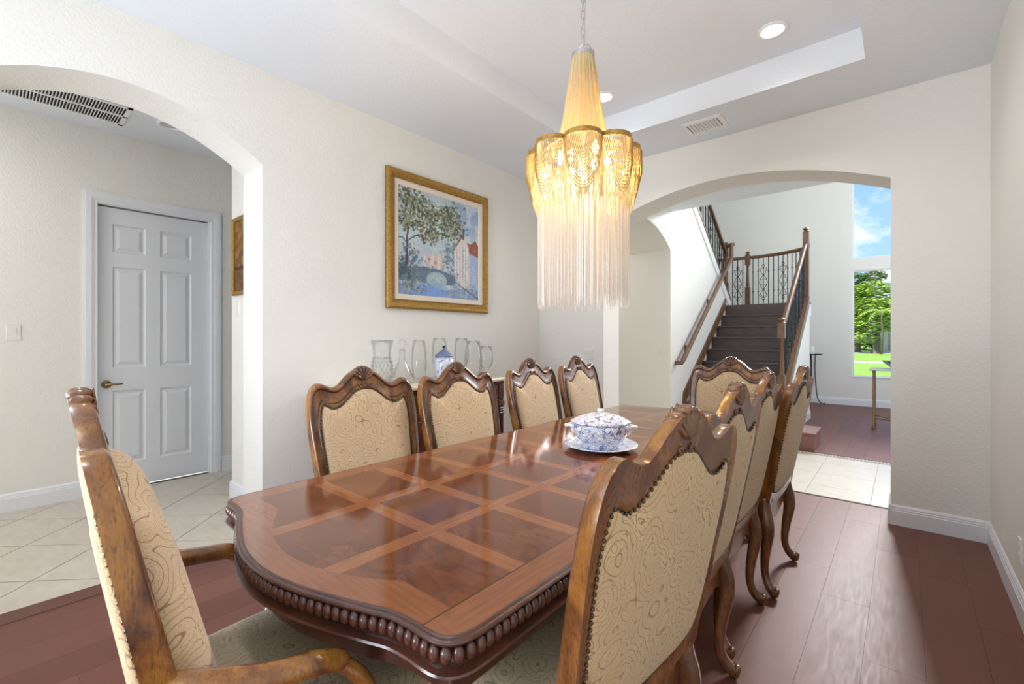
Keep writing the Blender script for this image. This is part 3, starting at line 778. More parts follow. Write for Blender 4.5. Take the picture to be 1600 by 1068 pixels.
# ------------------------------------------------------------------ sideboard with glassware
SX, SY0, SY1 = -2.67, 1.58, 3.03
sb = root('sideboard', 'dark carved cherry sideboard with cream marble top against left wall', 'sideboard', (-2.92, (SY0 + SY1) / 2, 0), PI / 2)
hw = (SY1 - SY0) / 2; fd = -.25; bd = .255    # local: x along the wall, -y towards the room
o = smoothcurve([(-hw, bd), (-hw, fd + .05), (-hw + .02, fd + .01), (-hw + .06, fd), (0, fd - .02), (hw - .06, fd), (hw - .02, fd + .01), (hw, fd + .05), (hw, bd)], 3)
q = MB(); R = []
for s_, z in ((.985, .935), (1.0, .94), (1.003, .95), (1.0, .962), (.99, .965)): R.append([(x * s_, y * s_ if y < 0 else y, z) for x, y in o])
q.rings(R).build('marble_top', MARBLE, sb, autosmooth=40)
q = MB().box(-hw + .03, hw - .03, fd + .03, bd, .10, .935)
q.bbox(-hw + .012, hw - .012, fd + .012, bd, .905, .935, .006).bbox(-hw + .02, hw - .02, fd + .02, bd, .07, .14, .008).bbox(-hw + .015, hw - .015, fd + .015, bd, .765, .785, .006)
q.build('cabinet_body', SIDEW, sb)
nb = 4; bw = (2 * hw - .10) / nb
for i in range(nb + 1):
    cx = -hw + .05 + i * bw
    q = MB().bbox(cx - .035, cx + .035, fd + .004, fd + .03, .14, .19, .004).bbox(cx - .035, cx + .035, fd + .004, fd + .03, .72, .765, .004)
    q.bbox(cx - .03, cx + .03, fd + .01, fd + .03, .785, .905, .004)
    for k in range(5): q.tube([(cx - .024 + k * .012, fd + .016, .19), (cx - .024 + k * .012, fd + .016, .72)], .0055, 8)
    for k in range(3): q.tube([(cx - .032, fd + .004, .70 - .02 * k), (cx + .032, fd + .004, .70 - .02 * k)], .007, 6)
    q.build('fluted_pilaster', SIDEW, sb, autosmooth=40)
for i in range(nb):
    c0, c1 = -hw + .05 + i * bw + .04, -hw + .05 + (i + 1) * bw - .04
    d = MB().bbox(c0, c1, fd + .012, fd + .03, .79, .90, .004); d.bbox(c0 + .02, c1 - .02, fd + .006, fd + .014, .81, .88, .003); dr = d.build('drawer', SIDEW, sb)
    MB().ell(((c0 + c1) / 2, fd - .006, .845), (.012, .012, .012), 10, 6).build('knob', BRASS, dr, smooth=True)
    d = MB().bbox(c0, c1, fd + .012, fd + .03, .15, .76, .004); d.bbox(c0 + .045, c1 - .045, fd + .004, fd + .014, .21, .70, .006); dr = d.build('door', SIDEW, sb)
    MB().ell((c1 - .02, fd, .46), (.010, .014, .010), 10, 6).build('knob', BRASS, dr, smooth=True)
for sx in (-1, 1):
    for y in (fd + .06, bd - .06): MB().lathe([(0, .0), (.03, 0), (.038, .02), (.03, .045), (.042, .06), (.042, .075), (0, .075)], (sx * (hw - .08), y, 0), 16).build('foot', SIDEW, sb, smooth=True)
ZS = .965
def vessel(name, label, cat, x, y, prof, seg=28, th=.003, extra=None, z=ZS):
    t = root(name, label, cat, (x, y, z), 0, 'glassware on the sideboard' if cat != 'jar' else None)
    full = prof + [(max(r - th, 0.0005), zz) for r, zz in prof[::-1] if r > .02 and zz > .012]
    MB().lathe(full, seg=seg).build('glass_body', GLASS, t, smooth=True)
    if extra: extra(t)
    return t
def hobnail(t):
    q = MB()
    for k in range(7):
        for i in range(16):
            a_ = 2 * PI * (i + .5 * (k % 2)) / 16; r = .060 + .018 * math.sin(k * .45 + .4)
            q.ell((r * math.cos(a_), r * math.sin(a_), .03 + k * .028), (.009, .009, .012), 6, 4)
    q.build('cut_facets', GLASS, t, kind='stuff')
X = -2.93
vessel('crystal_vase', 'wide cut crystal vase with flared rim, leftmost glass on the sideboard', 'vase', X + .01, 1.93, [(0, .004), (.05, .0), (.062, .006), (.060, .03), (.075, .08), (.080, .14), (.062, .20), (.066, .26), (.085, .33)], extra=hobnail)
vessel('decanter', 'glass decanter with round stopper between crystal vase and straight hurricane glass', 'decanter', X + .02, 2.10, [(0, .003), (.075, 0), (.088, .01), (.085, .05), (.060, .11), (.028, .17), (.018, .22), (.020, .255), (.028, .262)],
       extra=lambda t: MB().lathe([(0, .25), (.012, .252), (.014, .27), (.03, .285), (.034, .30), (.026, .325), (.01, .335), (0, .336)], seg=18).build('stopper', GLASS, t, smooth=True))
vessel('hurricane_glass', 'tall straight clear glass hurricane, third glass from the left on the sideboard', 'vase', X + .04, 2.245, [(0, .004), (.052, 0), (.055, .006), (.050, .03), (.055, .06), (.062, .14), (.056, .25), (.046, .33)])
GOB = [(0, .004), (.05, 0), (.052, .006), (.022, .016), (.02, .03), (.028, .04), (.02, .05), (.028, .06), (.02, .07), (.028, .082), (.024, .095), (.045, .11), (.062, .15), (.066, .21), (.058, .30), (.050, .345)]
vessel('hurricane_goblet', 'footed glass hurricane with ringed stem just left of the blue jar', 'vase', X + .02, 2.47, GOB)
vessel('hurricane_goblet', 'footed glass hurricane with ringed stem just right of the blue jar', 'vase', X - .02, 2.755, GOB)
vessel('hurricane_glass', 'large clear glass hurricane between the two right-hand stemmed goblets', 'vase', X + .05, 2.83, [(0, .004), (.07, 0), (.074, .008), (.070, .035), (.078, .07), (.080, .16), (.070, .25), (.060, .32)])
vessel('hurricane_goblet', 'short footed glass goblet at the right end of the sideboard', 'vase', X + .10, 3.0 - .06, [(0, .004), (.045, 0), (.048, .006), (.020, .014), (.018, .03), (.026, .04), (.018, .05), (.026, .06), (.02, .07), (.03, .08), (.055, .10), (.066, .15), (.062, .22), (.050, .275)])
t = root('ginger_jar', 'small blue and white lidded jar with dark knob amid the glassware', 'jar', (-2.86, 2.475, ZS))
MB().lathe([(0, 0), (.055, 0), (.06, .006), (.07, .05), (.084, .10), (.088, .14), (.078, .175), (.058, .19), (.055, .197), (0, .197)], seg=28).build('jar_body', CHINA, t, smooth=True)
MB().lathe([(0, .192), (.072, .192), (.075, .20), (.060, .215), (.035, .235), (.016, .25), (.008, .256), (.008, .262), (0, .262)], seg=28).build('jar_lid', plain('grey_blue_china_lid', (.14, .19, .32), .2), t, smooth=True)
MB().ell((0, 0, .272), (.014, .014, .014), 12, 8).build('knob', plain('black_knob', (.02, .02, .03), .2), t, smooth=True)

# ------------------------------------------------------------------ pictures
def painter(Wd, Hd):
    rng = np.random.default_rng(5)
    U, V = np.meshgrid((np.arange(Wd) + .5) / Wd, (np.arange(Hd) + .5) / Hd)
    def sm(n, s=0):
        r = np.random.default_rng(s).random((n + 1, n + 1)); x = U * n; y = V * n; i = x.astype(int); j = y.astype(int); fx = x - i; fy = y - j
        fx = fx * fx * (3 - 2 * fx); fy = fy * fy * (3 - 2 * fy)
        return (r[j, i] * (1 - fx) + r[j, i + 1] * fx) * (1 - fy) + (r[j + 1, i] * (1 - fx) + r[j + 1, i + 1] * fx) * fy
    def c(*a): return np.array(a, float)
    img = c(.74, .80, .82)[None, None] * np.ones((Hd, Wd, 1)) + (sm(9, 1)[..., None] - .5) * c(.12, .10, .05)
    def put(mask, col, a=1.0):
        mm = (mask * a)[..., None]; img[:] = img * (1 - mm) + c(*col) * mm
    put(np.clip((U - .5) * 4, 0, 1) * np.clip((V - .5) * 4, 0, 1), (.46, .58, .78), .6)
    put(np.clip((sm(14, 2) - .45) * 4, 0, 1) * np.clip((U - .55) * 6, 0, 1) * (V > .6), (.86, .87, .9), .6)
    put((np.clip((.62 - V) * 3, 0, 1) * (U < .6)) * (V > .3), (.62, .72, .78), .5)
    def dabs(n, cx, cy, sx, sy, cols, r0, r1, al=.8, asp=1.0):
        for _ in range(n):
            x = rng.normal(cx, sx); y = rng.normal(cy, sy); r = rng.uniform(r0, r1); col = cols[rng.integers(len(cols))]
            m = ((U - x) / r) ** 2 + ((V - y) / (r * asp)) ** 2 < 1
            put(m * 1.0, np.array(col) + rng.uniform(-.04, .04, 3), al)
    # buildings
    def poly(P, col, a=1.0):
        P = np.array(P); ins = np.zeros_like(U, bool); n = len(P)
        for i in range(n):
            x0, y0 = P[i]; x1, y1 = P[i - 1]
            cnd = ((y0 > V) != (y1 > V)) & (U < (x1 - x0) * (V - y0) / (y1 - y0 + 1e-9) + x0); ins ^= cnd
        put(ins * 1.0, col, a)
    for k in range(6):
        x = .28 + k * .042; h_ = .40 + .035 * (k % 2) + .01 * (k % 3)
        poly([(x, .28), (x + .038, .28), (x + .038, h_ - .03), (x + .019, h_), (x, h_ - .03)], (.86, .70, .66) if k % 2 else (.90, .82, .78), .9)
    dabs(90, .12, .36, .05, .06, [(.28, .36, .44), (.40, .48, .55), (.5, .42, .42)], .006, .018)
    dabs(110, .60, .40, .05, .08, [(.35, .47, .55), (.50, .62, .68), (.28, .40, .46)], .006, .02)
    poly([(.82, .10), (1, .02), (1, .58), (.82, .60)], (.62, .70, .84)); poly([(.83, .50), (1, .46), (1, .58), (.96, .645), (.90, .59), (.82, .60)], (.56, .27, .20))
    poly([(.66, .16), (.88, .10), (.86, .55), (.79, .68), (.66, .50)], (.86, .82, .80)); poly([(.655, .49), (.78, .655), (.79, .70), (.76, .66), (.65, .51)], (.50, .30, .26))
    poly([(.775, .62), (.80, .62), (.80, .74), (.78, .74)], (.35, .30, .32))
    for k in range(9):
        x = .68 + .02 * k; put(((abs(U - x) < .004) & (V > .2) & (V < .55)) * 1.0, (.62, .54, .58) if k % 2 else (.97, .95, .93), .75)
    dabs(160, .86, .30, .08, .1, [(.72, .76, .86), (.90, .88, .88), (.58, .64, .80), (.85, .74, .72)], .004, .012, .6)
    # bridge
    top = .285 - .35 * (U - .30) ** 2
    put(((U < .68) & (V < top) & (V > .13)) * 1.0, (.33, .41, .50)); put(((abs(V - top) < .007) & (U < .68)) * 1.0, (.72, .76, .80), .8)
    dabs(300, .28, .20, .22, .05, [(.26, .34, .42), (.42, .50, .60), (.34, .44, .50), (.48, .52, .56)], .005, .014, .55)
    put(((((U - .44) / .125) ** 2 + ((V - .165) / .082) ** 2) < 1) * 1.0, (.62, .72, .74)); dabs(60, .44, .17, .05, .03, [(.75, .82, .82), (.5, .62, .66)], .004, .012, .5)
    put((V < .095 + .02 * np.sin(U * 9)) * 1.0, (.44, .56, .78)); put(np.clip((.15 - V) * 12, 0, 1) * np.clip(1 - ((U - .38) / .22) ** 2, 0, 1), (.46, .60, .86))
    dabs(160, .12, .08, .09, .04, [(.55, .55, .48), (.30, .38, .44), (.66, .66, .60)], .005, .016, .6)
    dabs(160, .75, .07, .12, .04, [(.58, .64, .66), (.46, .54, .66), (.72, .74, .70)], .005, .016, .6)
    poly([(.68, .16), (1, .0), (1, .02), (.68, .175)], (.34, .36, .44), .8)
    dabs(120, .06, .24, .05, .04, [(.20, .32, .34), (.30, .42, .42), (.16, .24, .28)], .006, .018, .8)
    # tree
    for k in range(200):
        s_ = k / 200; x = .085 + .05 * s_ ** 2 + .006 * math.sin(s_ * 9); y = .28 + .5 * s_; put(((abs(U - x) < .013 * (1 - .6 * s_)) & (abs(V - y) < .004)) * 1.0, (.20, .20, .27), .95)
    for x0, y0, x1, y1 in ((.10, .50, .30, .58), (.11, .58, .0, .70), (.12, .66, .42, .80), (.0, .52, .10, .46), (.28, .57, .42, .50)):
        for k in range(60):
            s_ = k / 60; put((((U - x0 - (x1 - x0) * s_) ** 2 + (V - y0 - (y1 - y0) * s_ - .03 * math.sin(s_ * 3)) ** 2) < .006 ** 2) * 1.0, (.24, .22, .26), .8)
    dark = [(.22, .25, .18), (.33, .35, .22), (.46, .45, .30), (.16, .18, .15)]; lite = [(.66, .68, .55), (.80, .80, .68), (.56, .62, .60)]
    for cx, cy, sx, sy, n in ((.08, .90, .07, .05, 130), (.25, .86, .09, .05, 170), (.12, .72, .06, .06, 130), (.33, .70, .08, .06, 150), (.48, .80, .07, .05, 110), (.40, .60, .05, .03, 70), (.62, .84, .08, .05, 150), (.66, .72, .07, .05, 130), (.60, .66, .05, .03, 70), (.30, .55, .03, .02, 30)):
        dabs(n, cx, cy, sx, sy, dark, .006, .020, .75, .8); dabs(n // 2, cx, cy, sx, sy, lite, .005, .013, .6)
    src = img.copy()
    for _ in range(2600):     # brush strokes picking up the colour beneath them
        x, y = rng.random(2); r = rng.uniform(.004, .011); i_, j_ = int(y * (Hd - 1)), int(x * (Wd - 1)); col = src[i_, j_] + rng.uniform(-.09, .09) + rng.uniform(-.03, .03, 3)
        y0, y1, x0, x1 = max(0, i_ - 3), i_ + 4, max(0, j_ - 3), j_ + 4
        m = (((U[y0:y1, x0:x1] - x) / r) ** 2 + ((V[y0:y1, x0:x1] - y) / r / .7) ** 2 < 1)[..., None]; img[y0:y1, x0:x1] = np.where(m, img[y0:y1, x0:x1] * .4 + col * .6, img[y0:y1, x0:x1])
    img += rng.normal(0, .022, img.shape[:2])[..., None] + rng.normal(0, .012, img.shape)
    img[:] = np.clip(img * .88 + .085, 0, 1)
    return img
def gold_painter(Wd, Hd):
    rng = np.random.default_rng(9); U, V = np.meshgrid(np.arange(Wd) / Wd, np.arange(Hd) / Hd); img = np.ones((Hd, Wd, 3)) * np.array([.50, .36, .14])
    for _ in range(500):
        x, y = rng.random(2); r = rng.uniform(.02, .07); m = ((U - x) / r) ** 2 + ((V - y) / r / .8) ** 2 < 1
        img[m] = img[m] * .4 + .6 * np.array([(.40, .26, .08), (.62, .48, .22), (.55, .34, .12), (.34, .24, .10)][rng.integers(4)])
    m = V < .32; img[m] = img[m] * .6 + .4 * np.array([.30, .17, .05]); img[abs(V - .32) < .02] = (.25, .14, .05)
    return img
def painted(name, img, x0, x1, z0, z1, parent, y=0):
    Hd, Wd = img.shape[:2]; lin = np.where(img <= .04045, img / 12.92, ((img + .055) / 1.055) ** 2.4)
    xs = np.linspace(x0, x1, Wd + 1); zs = np.linspace(z0, z1, Hd + 1)
    vs = [(x, y, z) for z in zs for x in xs]; fs = [(j * (Wd + 1) + i, j * (Wd + 1) + i + 1, (j + 1) * (Wd + 1) + i + 1, (j + 1) * (Wd + 1) + i) for j in range(Hd) for i in range(Wd)]
    me = bpy.data.meshes.new(name); me.from_pydata(vs, [], fs)
    ca_ = me.color_attributes.new('paint', 'FLOAT_COLOR', 'CORNER')
    d = np.ones((Hd * Wd, 4, 4)); d[:, :, :3] = lin.reshape(-1, 1, 3); ca_.data.foreach_set('color', d.reshape(-1))
    b = NB(name + '_paint'); at = b.n('ShaderNodeAttribute'); at.attribute_name = 'paint'; b.l(at.outputs['Color'], b.b.inputs['Base Color']); b.set(Roughness=.5); b.bump(b.noise(b.co(), 160, 3), .25, .002)
    me.materials.append(b.m); o = bpy.data.objects.new(name, me); COL.objects.link(o); o.parent = parent; return o
def framed(label, loc, rz, W_, H_, fw, mat, img, prof, name='framed_painting'):
    t = root(name, label, 'painting', loc, rz)   # local: x along wall, z up, -y out of the wall
    R = []
    for (o_, d) in prof:
        a_, b_ = W_ / 2 - o_, H_ / 2 - o_; R.append([(-a_, -d, -b_), (a_, -d, -b_), (a_, -d, b_), (-a_, -d, b_)])
    MB().rings(R, caps=False).build('frame', GOLD, t)
    if mat:
        a_, b_ = W_ / 2 - fw, H_ / 2 - fw; R = []
        for o_, d in ((0, .020), (mat - .008, .016), (mat, .010), (mat, .004)): R.append([(-a_ + o_, -d, -b_ + o_), (a_ - o_, -d, -b_ + o_), (a_ - o_, -d, b_ - o_), (-a_ + o_, -d, b_ - o_)])
        MB().rings(R, caps=False).build('linen_mat', LINEN, t)
    k = fw + mat
    painted('canvas', img, -W_ / 2 + k, W_ / 2 - k, -H_ / 2 + k, H_ / 2 - k, t, -.008)
    if mat:   # bead strip round the inner edge of the frame
        q = MB(); a_, b_ = W_ / 2 - fw - .004, H_ / 2 - fw - .004; sp = .011
        for i in range(int(2 * a_ / sp) + 1):
            for s_ in (-1, 1): q.ell((-a_ + i * sp, -.024, s_ * b_), (.0045, .004, .0045), 5, 4)
        for i in range(int(2 * b_ / sp) + 1):
            for s_ in (-1, 1): q.ell((s_ * a_, -.024, -b_ + i * sp), (.0045, .004, .0045), 5, 4)
        q.build('bead_strip', GOLD, t, kind='stuff')
    return t
PF = [(0, 0), (0, .026), (.006, .034), (.018, .040), (.040, .037), (.060, .026), (.068, .027), (.074, .024), (.078, .018), (.078, .0)]
PF = [(a_ * .072 / .078, b_) for a_, b_ in PF]
framed('gold framed canal bridge painting on left wall above the sideboard', (XL, 2.718, 2.13), PI / 2, 1.18, 1.15, .072, .052, painter(168, 164), PF)
framed('gold toned painting on the short hall wall beside the archway', (-3.80, 1.35, 1.962), 0, .68, .62, .03, 0, gold_painter(60, 56), [(0, 0), (0, .02), (.01, .026), (.03, .018), (.03, 0)])

# ------------------------------------------------------------------ chandelier
def strand_mat(name, c, trans, metal=.0):
    b = NB(name); t = b.t
    df = b.n('ShaderNodeBsdfDiffuse'); df.inputs[0].default_value = (*c, 1); tl = b.n('ShaderNodeBsdfTranslucent'); tl.inputs[0].default_value = (*[min(1, x * 1.05) for x in c], 1)
    gl = b.n('ShaderNodeBsdfGlossy', Roughness=.25); gl.inputs[0].default_value = (*[min(1, x * 1.1) for x in c], 1)
    m1 = b.n('ShaderNodeMixShader'); m1.inputs[0].default_value = trans; b.l(df.outputs[0], m1.inputs[1]); b.l(tl.outputs[0], m1.inputs[2])
    m2 = b.n('ShaderNodeMixShader'); m2.inputs[0].default_value = .25; b.l(m1.outputs[0], m2.inputs[1]); b.l(gl.outputs[0], m2.inputs[2])
    b.l(m2.outputs[0], b.out.inputs['Surface']); return b.m
STR = strand_mat('champagne_chain_bulb_lit', (.94, .80, .50), .5); STRW = strand_mat('fine_silver_chain', (.95, .89, .83), .45)  # upper strands' colour has the warm bulb glow mixed into it
STRD = strand_mat('gold_swag_chain', (.42, .28, .11), .15)
CX, CY = -1.19, 1.92; ZR_ = 2.214
cl = root('chandelier', 'gold fringed chain chandelier hanging over the dining table', 'chandelier', (CX, CY, 0))
rng = random.Random(11)
def strand(m, path, r, step=.02):
    # triangular thread with alternating width so that it glints like ball chain
    P = resample(path, max(2, int(sum((Vector(a) - Vector(b)).length for a, b in zip(path, path[1:])) / step)), closed=False)
    ph = rng.random() * 6; R = []
    for i, p in enumerate(P):
        rr = r * (1.25 if i % 2 else .7)
        R.append([(p[0] + rr * math.cos(ph + k * 2 * PI / 3), p[1] + rr * math.sin(ph + k * 2 * PI / 3), p[2]) for k in range(3)])
    m.rings(R, caps=False)
# lobes round the ring
NLB = 8; RL, rl = .186, .084
face = math.atan2(-CY, -CX)
jd = RL * math.sin(PI / NLB)
# half-angle of each lobe arc measured at the lobe centre: joints lie on the bisectors
def lobe_pt(k, u, extra=0.0):
    # u in [-1,1] along lobe k from joint to joint
    a_ = face + k * 2 * PI / NLB; cx, cy = RL * math.cos(a_), RL * math.sin(a_)
    # joint on bisector at distance dj from centre
    s_ = RL * math.cos(PI / NLB); hgt = RL * math.sin(PI / NLB); dj = s_ + math.sqrt(max(rl ** 2 - hgt ** 2, 0))
    jx, jy = dj * math.cos(PI / NLB) - RL, dj * math.sin(PI / NLB); am = math.atan2(jy, jx)
    t_ = a_ + u * am; return (cx + (rl + extra) * math.cos(t_), cy + (rl + extra) * math.sin(t_)), am
for k in range(NLB):
    pts = [lobe_pt(k, -1 + 2 * i / 20)[0] for i in range(21)]
    q = MB(); R = []
    for x, y in pts:
        l = math.hypot(x, y); nx, ny = x / l, y / l
        R.append([(x + nx * a_, y + ny * a_, ZR_ + z) for a_, z in ((-.003, -.011), (.003, -.011), (.003, .011), (-.003, .011))])
    q.rings(R).build('lobe_ring', GOLD, cl, autosmooth=40)
    q = MB()
    for i in range(58):
        (x, y), _ = lobe_pt(k, -1 + 2 * i / 57, .001); l = math.hypot(x, y); dz = .25 + .03 * rng.random()
        tx, ty = x / l * .212, y / l * .212
        path = smoothcurve([(x, y, ZR_ - .01), (x * .995 + tx * .005, y * .995 + ty * .005, ZR_ - .10), (x * .80 + tx * .20, y * .80 + ty * .20, ZR_ - .19), (x * .3 + tx * .7, y * .3 + ty * .7, ZR_ - dz - .02)], 3)
        strand(q, path, .0012, .018)
    q.build('lobe_fringe', STR, cl, kind='stuff', fix=False)
    q = MB()
    for j in range(13):
        f = .16 + .84 * j / 12; dep = .05 + .19 * f; path = []
        for i in range(15):
            u = -1 + 2 * i / 14; (x, y), _ = lobe_pt(k, u * f * .92, .006 + .004 * (1 - f)); z = ZR_ - .01 - dep * (1 - abs(u) ** 2.3)
            sh_ = 1 - .10 * max(0, (ZR_ - z - .12)) / .12; path.append((x * sh_, y * sh_, z))
        q.tube(path, .0015, 4)
    q.build('chain_swag', STRD, cl, kind='stuff', fix=False)
# upper cone
q = MB().rings([[((.052 + a_) * math.cos(2 * PI * i / 32), (.052 + a_) * math.sin(2 * PI * i / 32), 2.69 + z) for i in range(32)] for a_, z in ((0, -.012), (.003, -.012), (.003, .008), (0, .008), (-.004, .006), (-.004, -.012))], caps=False).build('top_ring', CHROME, cl, autosmooth=40)
q = MB()
for i in range(250):
    a_ = 2 * PI * i / 250; k = rng.uniform(.96, 1.03)
    prof_ = [(.052, 2.685), (.064, 2.60), (.078, 2.50), (.092, 2.40), (.108, 2.32), (.128, 2.265), (.165, 2.232), (.185, 2.225)]
    strand(q, [(r * (k if 0 < j < 7 else 1) * math.cos(a_), r * (k if 0 < j < 7 else 1) * math.sin(a_), z) for j, (r, z) in enumerate(prof_)], .0012, .02)
q.build('cone_fringe', STR, cl, kind='stuff', fix=False)
for nm, n_, r0, r1, zt, zb, mt in (('lower_fringe', 420, .205, .222, 2.20, 1.452, STRW), ('inner_fringe', 150, .10, .19, 2.10, 1.50, STRW)):
    q = MB()
    for i in range(n_):
        a_ = 2 * PI * (i + rng.random() * .6) / n_; r = rng.uniform(r0, r1); zb_ = zb + abs(rng.gauss(0, .022))
        strand(q, [(r * math.cos(a_), r * math.sin(a_), zt), (r * math.cos(a_) + rng.uniform(-.002, .002), r * math.sin(a_), zb_)], .00105, .016)
    q.build(nm, mt, cl, kind='stuff', fix=False)
for i in range(3):
    a_ = i * PI / 3; MB().tube([(.2 * math.cos(a_), .2 * math.sin(a_), 2.10), (-.2 * math.cos(a_), -.2 * math.sin(a_), 2.10)], .004, 6).build('support_bar', CHROME, cl)
MB().lathe([(0, 2.02), (.02, 2.02), (.024, 2.05), (.016, 2.12), (.022, 2.2), (.01, 2.3), (.008, 2.69), (0, 2.69)], seg=14).build('center_stem', CHROME, cl, smooth=True)
BULB = emis('warm_lit_bulb', (1, .72, .30), 30.0)
for i in range(6):
    a_ = face + (i + .5) * PI / 3; r = .115; zz = 2.135 if i % 2 else 2.165
    MB().lathe([(0, 0), (.009, .004), (.015, .02), (.016, .034), (.010, .055), (.003, .07), (0, .072)], (r * math.cos(a_), r * math.sin(a_), zz), 12).build('bulb', BULB, cl, smooth=True)
    o = light('bulb_light', 'POINT', (CX + r * math.cos(a_), CY + r * math.sin(a_), zz - .02), (0, 0, 0), 3.8, (1, .66, .27), shadow_soft_size=.02)
for i in range(2):
    o = light('bulb_light', 'POINT', (CX, CY, 2.30 + i * .14), (0, 0, 0), 1.2, (1, .60, .20), shadow_soft_size=.015)
# suspension chain
MB().tube([(.045 * math.cos(t_), 0, 2.698 + .045 * math.sin(t_)) for t_ in [PI * i / 12 for i in range(13)]], .0026, 6).build('hanger_loop', CHROME, cl, smooth=True)
lk = MB().tube([(.0085 * math.cos(t_), 0, .017 * math.sin(t_) + (.009 if math.sin(t_) > 0 else -.009)) for t_ in [2 * PI * i / 16 for i in range(16)]], .0022, 6, closed=True, up=(0, 1, 0)).build('chain_link', CHROME, cl, smooth=True)
zc = 2.765; i = 0
while zc < 3.235:
    o = lk if i == 0 else inst(lk, cl)
    o.location = (0, 0, zc); o.rotation_euler = (0, 0, face + (PI / 2 if i % 2 else .2)); zc += .0415; i += 1
MB().lathe([(0, 3.225), (.012, 3.225), (.055, 3.245), (.06, 3.2645), (0, 3.2645)], seg=28).build('ceiling_canopy', CHROME, cl, smooth=True)
MB().tube([(.006, .004, 2.74), (.012, .0, 2.95), (.010, .003, 3.24)], .0016, 6).build('power_cord', CHROME, cl)
# ------------------------------------------------------------------ stair hall
WX = -2.44
def wall_poly(name, poly, axis, a, b, mat=WALL): return ST(name, MB().prism(poly, axis, a, b), mat, autosmooth=30)
# wall carrying the stair, with the corridor archway cut in its near end
a = arch(5.40, .80, 2.53, 2.805, 24)
wall_poly('wall_stair', [(4.53, 0), (4.60, 0)] + a + [(6.20, 0), (9.0, 0), (9.0, 1.86), (6.25, 1.86 + .738 * 2.75), (6.25, 3.06), (4.53, 3.06)], 'x', WX - .12, WX)
wall_poly('wall_stair_arch', [(4.60, 3.06)] + [(y, z) for y, z in a] + [(6.20, 3.06)], 'x', WX - .75, WX - .12)
ST('wall_corridor', MB().box(-6, WX - .121, 6.20, 6.35, 0, 3.1), WALL)
ST('wall_corridor_end', MB().box(-6.1, -5.9, 4.5, 6.4, 0, 3.1), WALL)
ST('ceiling_lobby', MB().box(-6.1, 2.3, 4.50, 6.25, ZC, 3.30), CEIL)
ST('wall_upper', MB().box(-5.0, 2.3, 4.35, 4.50, 3.3, 5.7).box(-5.0, WX - .12, 6.2, 6.3, 3.1, 5.7).box(-5.1, -5.0, 4.3, 11.1, 0, 5.7), WALL)
ST('ceiling_upper', MB().box(-5.1, 2.3, 4.3, 11.1, 5.6, 5.7), CEIL)
YF = 11.06
WA0, WA1 = -.756, .95
ST('wall_front', MB().box(-5.1, WA0, YF, YF + .18, 0, 5.7).box(WA1, 2.3, YF, YF + .18, 0, 5.7).box(WA0, WA1, YF, YF + .18, 0, .563).box(WA0, WA1, YF, YF + .18, 2.615, 2.85).box(WA0, WA1, YF, YF + .18, 5.45, 5.7), WALL)
ST('wall_side', MB().box(2.2, 2.35, 4.3, 6.4, 0, 5.7).box(2.2, 2.35, 10.2, 11.2, 0, 5.7).box(2.2, 2.35, 6.4, 10.2, 0, 1.2).box(2.2, 2.35, 6.4, 10.2, 5.2, 5.7), WALL)
def window(n, z0, z1):
    t = root('window_%d' % n, None, None, (0, YF, 0)); t['kind'] = 'structure'
    q = MB(); f = .022
    q.box(WA0, WA0 + f, .02, .09, z0, z1).box(WA1 - f, WA1, .02, .09, z0, z1).box(WA0 + f, WA1 - f, .02, .09, z0, z0 + f).box(WA0 + f, WA1 - f, .02, .09, z1 - f, z1)
    q.build('window_frame', TRIMW, t)
    MB().box(WA0 + f, WA1 - f, .05, .056, z0 + f, z1 - f).build('pane', PANE, t)
    if z0 < 1: MB().bbox(WA0 - .0, WA1, -.012, .03, z0 - .012, z0 + .006, .003).build('window_sill', TRIMW, t)
window(1, .563, 2.615); window(2, 2.85, 5.45)
base('baseboard_front', (-5, YF), (2.2, YF), (0, -1)); base('baseboard_corridor', (-5.9, 6.2), (WX - .0, 6.2), (0, -1))

sc_ = root('staircase', 'dark walnut stair flight rising away beyond the arch to the curved landing', 'staircase', (-1.83, 6.24, 0))
SC = (-1.83, 6.24, 0)
def part(mb, name, mat, parent, org=SC, **k):
    mb.v = [(x - org[0], y - org[1], z - org[2]) for x, y, z in mb.v]; return mb.build(name, mat, parent, **k)
RS, GO = .19, .2575
XA, XB = WX + .005, -1.27
def ystep(k): return 8.74 - GO * (10 - k)
# starter step
part(MB().bbox(XA, -.77, 6.24, 6.80, .182, .21, .004), 'tread', STEPW, sc_); part(MB().box(XA, -.785, 6.255, 6.79, 0, .182), 'riser', STEPW, sc_)
for k in range(2, 11):
    y = ystep(k); z = k * RS - .0
    if k < 10: part(MB().bbox(XA, XB, y - .030, y + GO, z - .03, z, .004), 'tread', TREAD, sc_)
    part(MB().box(XA, XB, y, y + .02, z - RS, z - .03), 'riser', TREAD, sc_)
# landing with curved edge
edge = smoothcurve([(-1.17, 8.74), (-1.17, 9.0), (-1.22, 9.22), (-1.39, 9.45), (-1.62, 9.62), (-1.88, 9.72), (-2.22, 9.75), (-2.6, 9.72), (-3.3, 9.62)], 4)
land = [(WX + .0, 8.745), (-1.17, 8.745)] + edge[1:] + [(-3.6, 9.6), (-3.6, 8.95), (WX, 8.95)]
part(MB().prism(land, 'z', 1.868, 1.90), 'landing', TREAD, sc_)
part(MB().prism([(x, max(y, 8.79)) for x, y in land], 'z', 1.68, 1.868), 'landing_fascia', TRIMW, sc_)
lw = MB(); R = []
for x, y in edge: R.append([(x - .03, y - .03, 0), (x - .03, y - .03, 1.70), (x - .10, y - .12, 1.70), (x - .10, y - .12, 0)])
lw.rings(R); ST('wall_landing', lw, WALL, autosmooth=40)
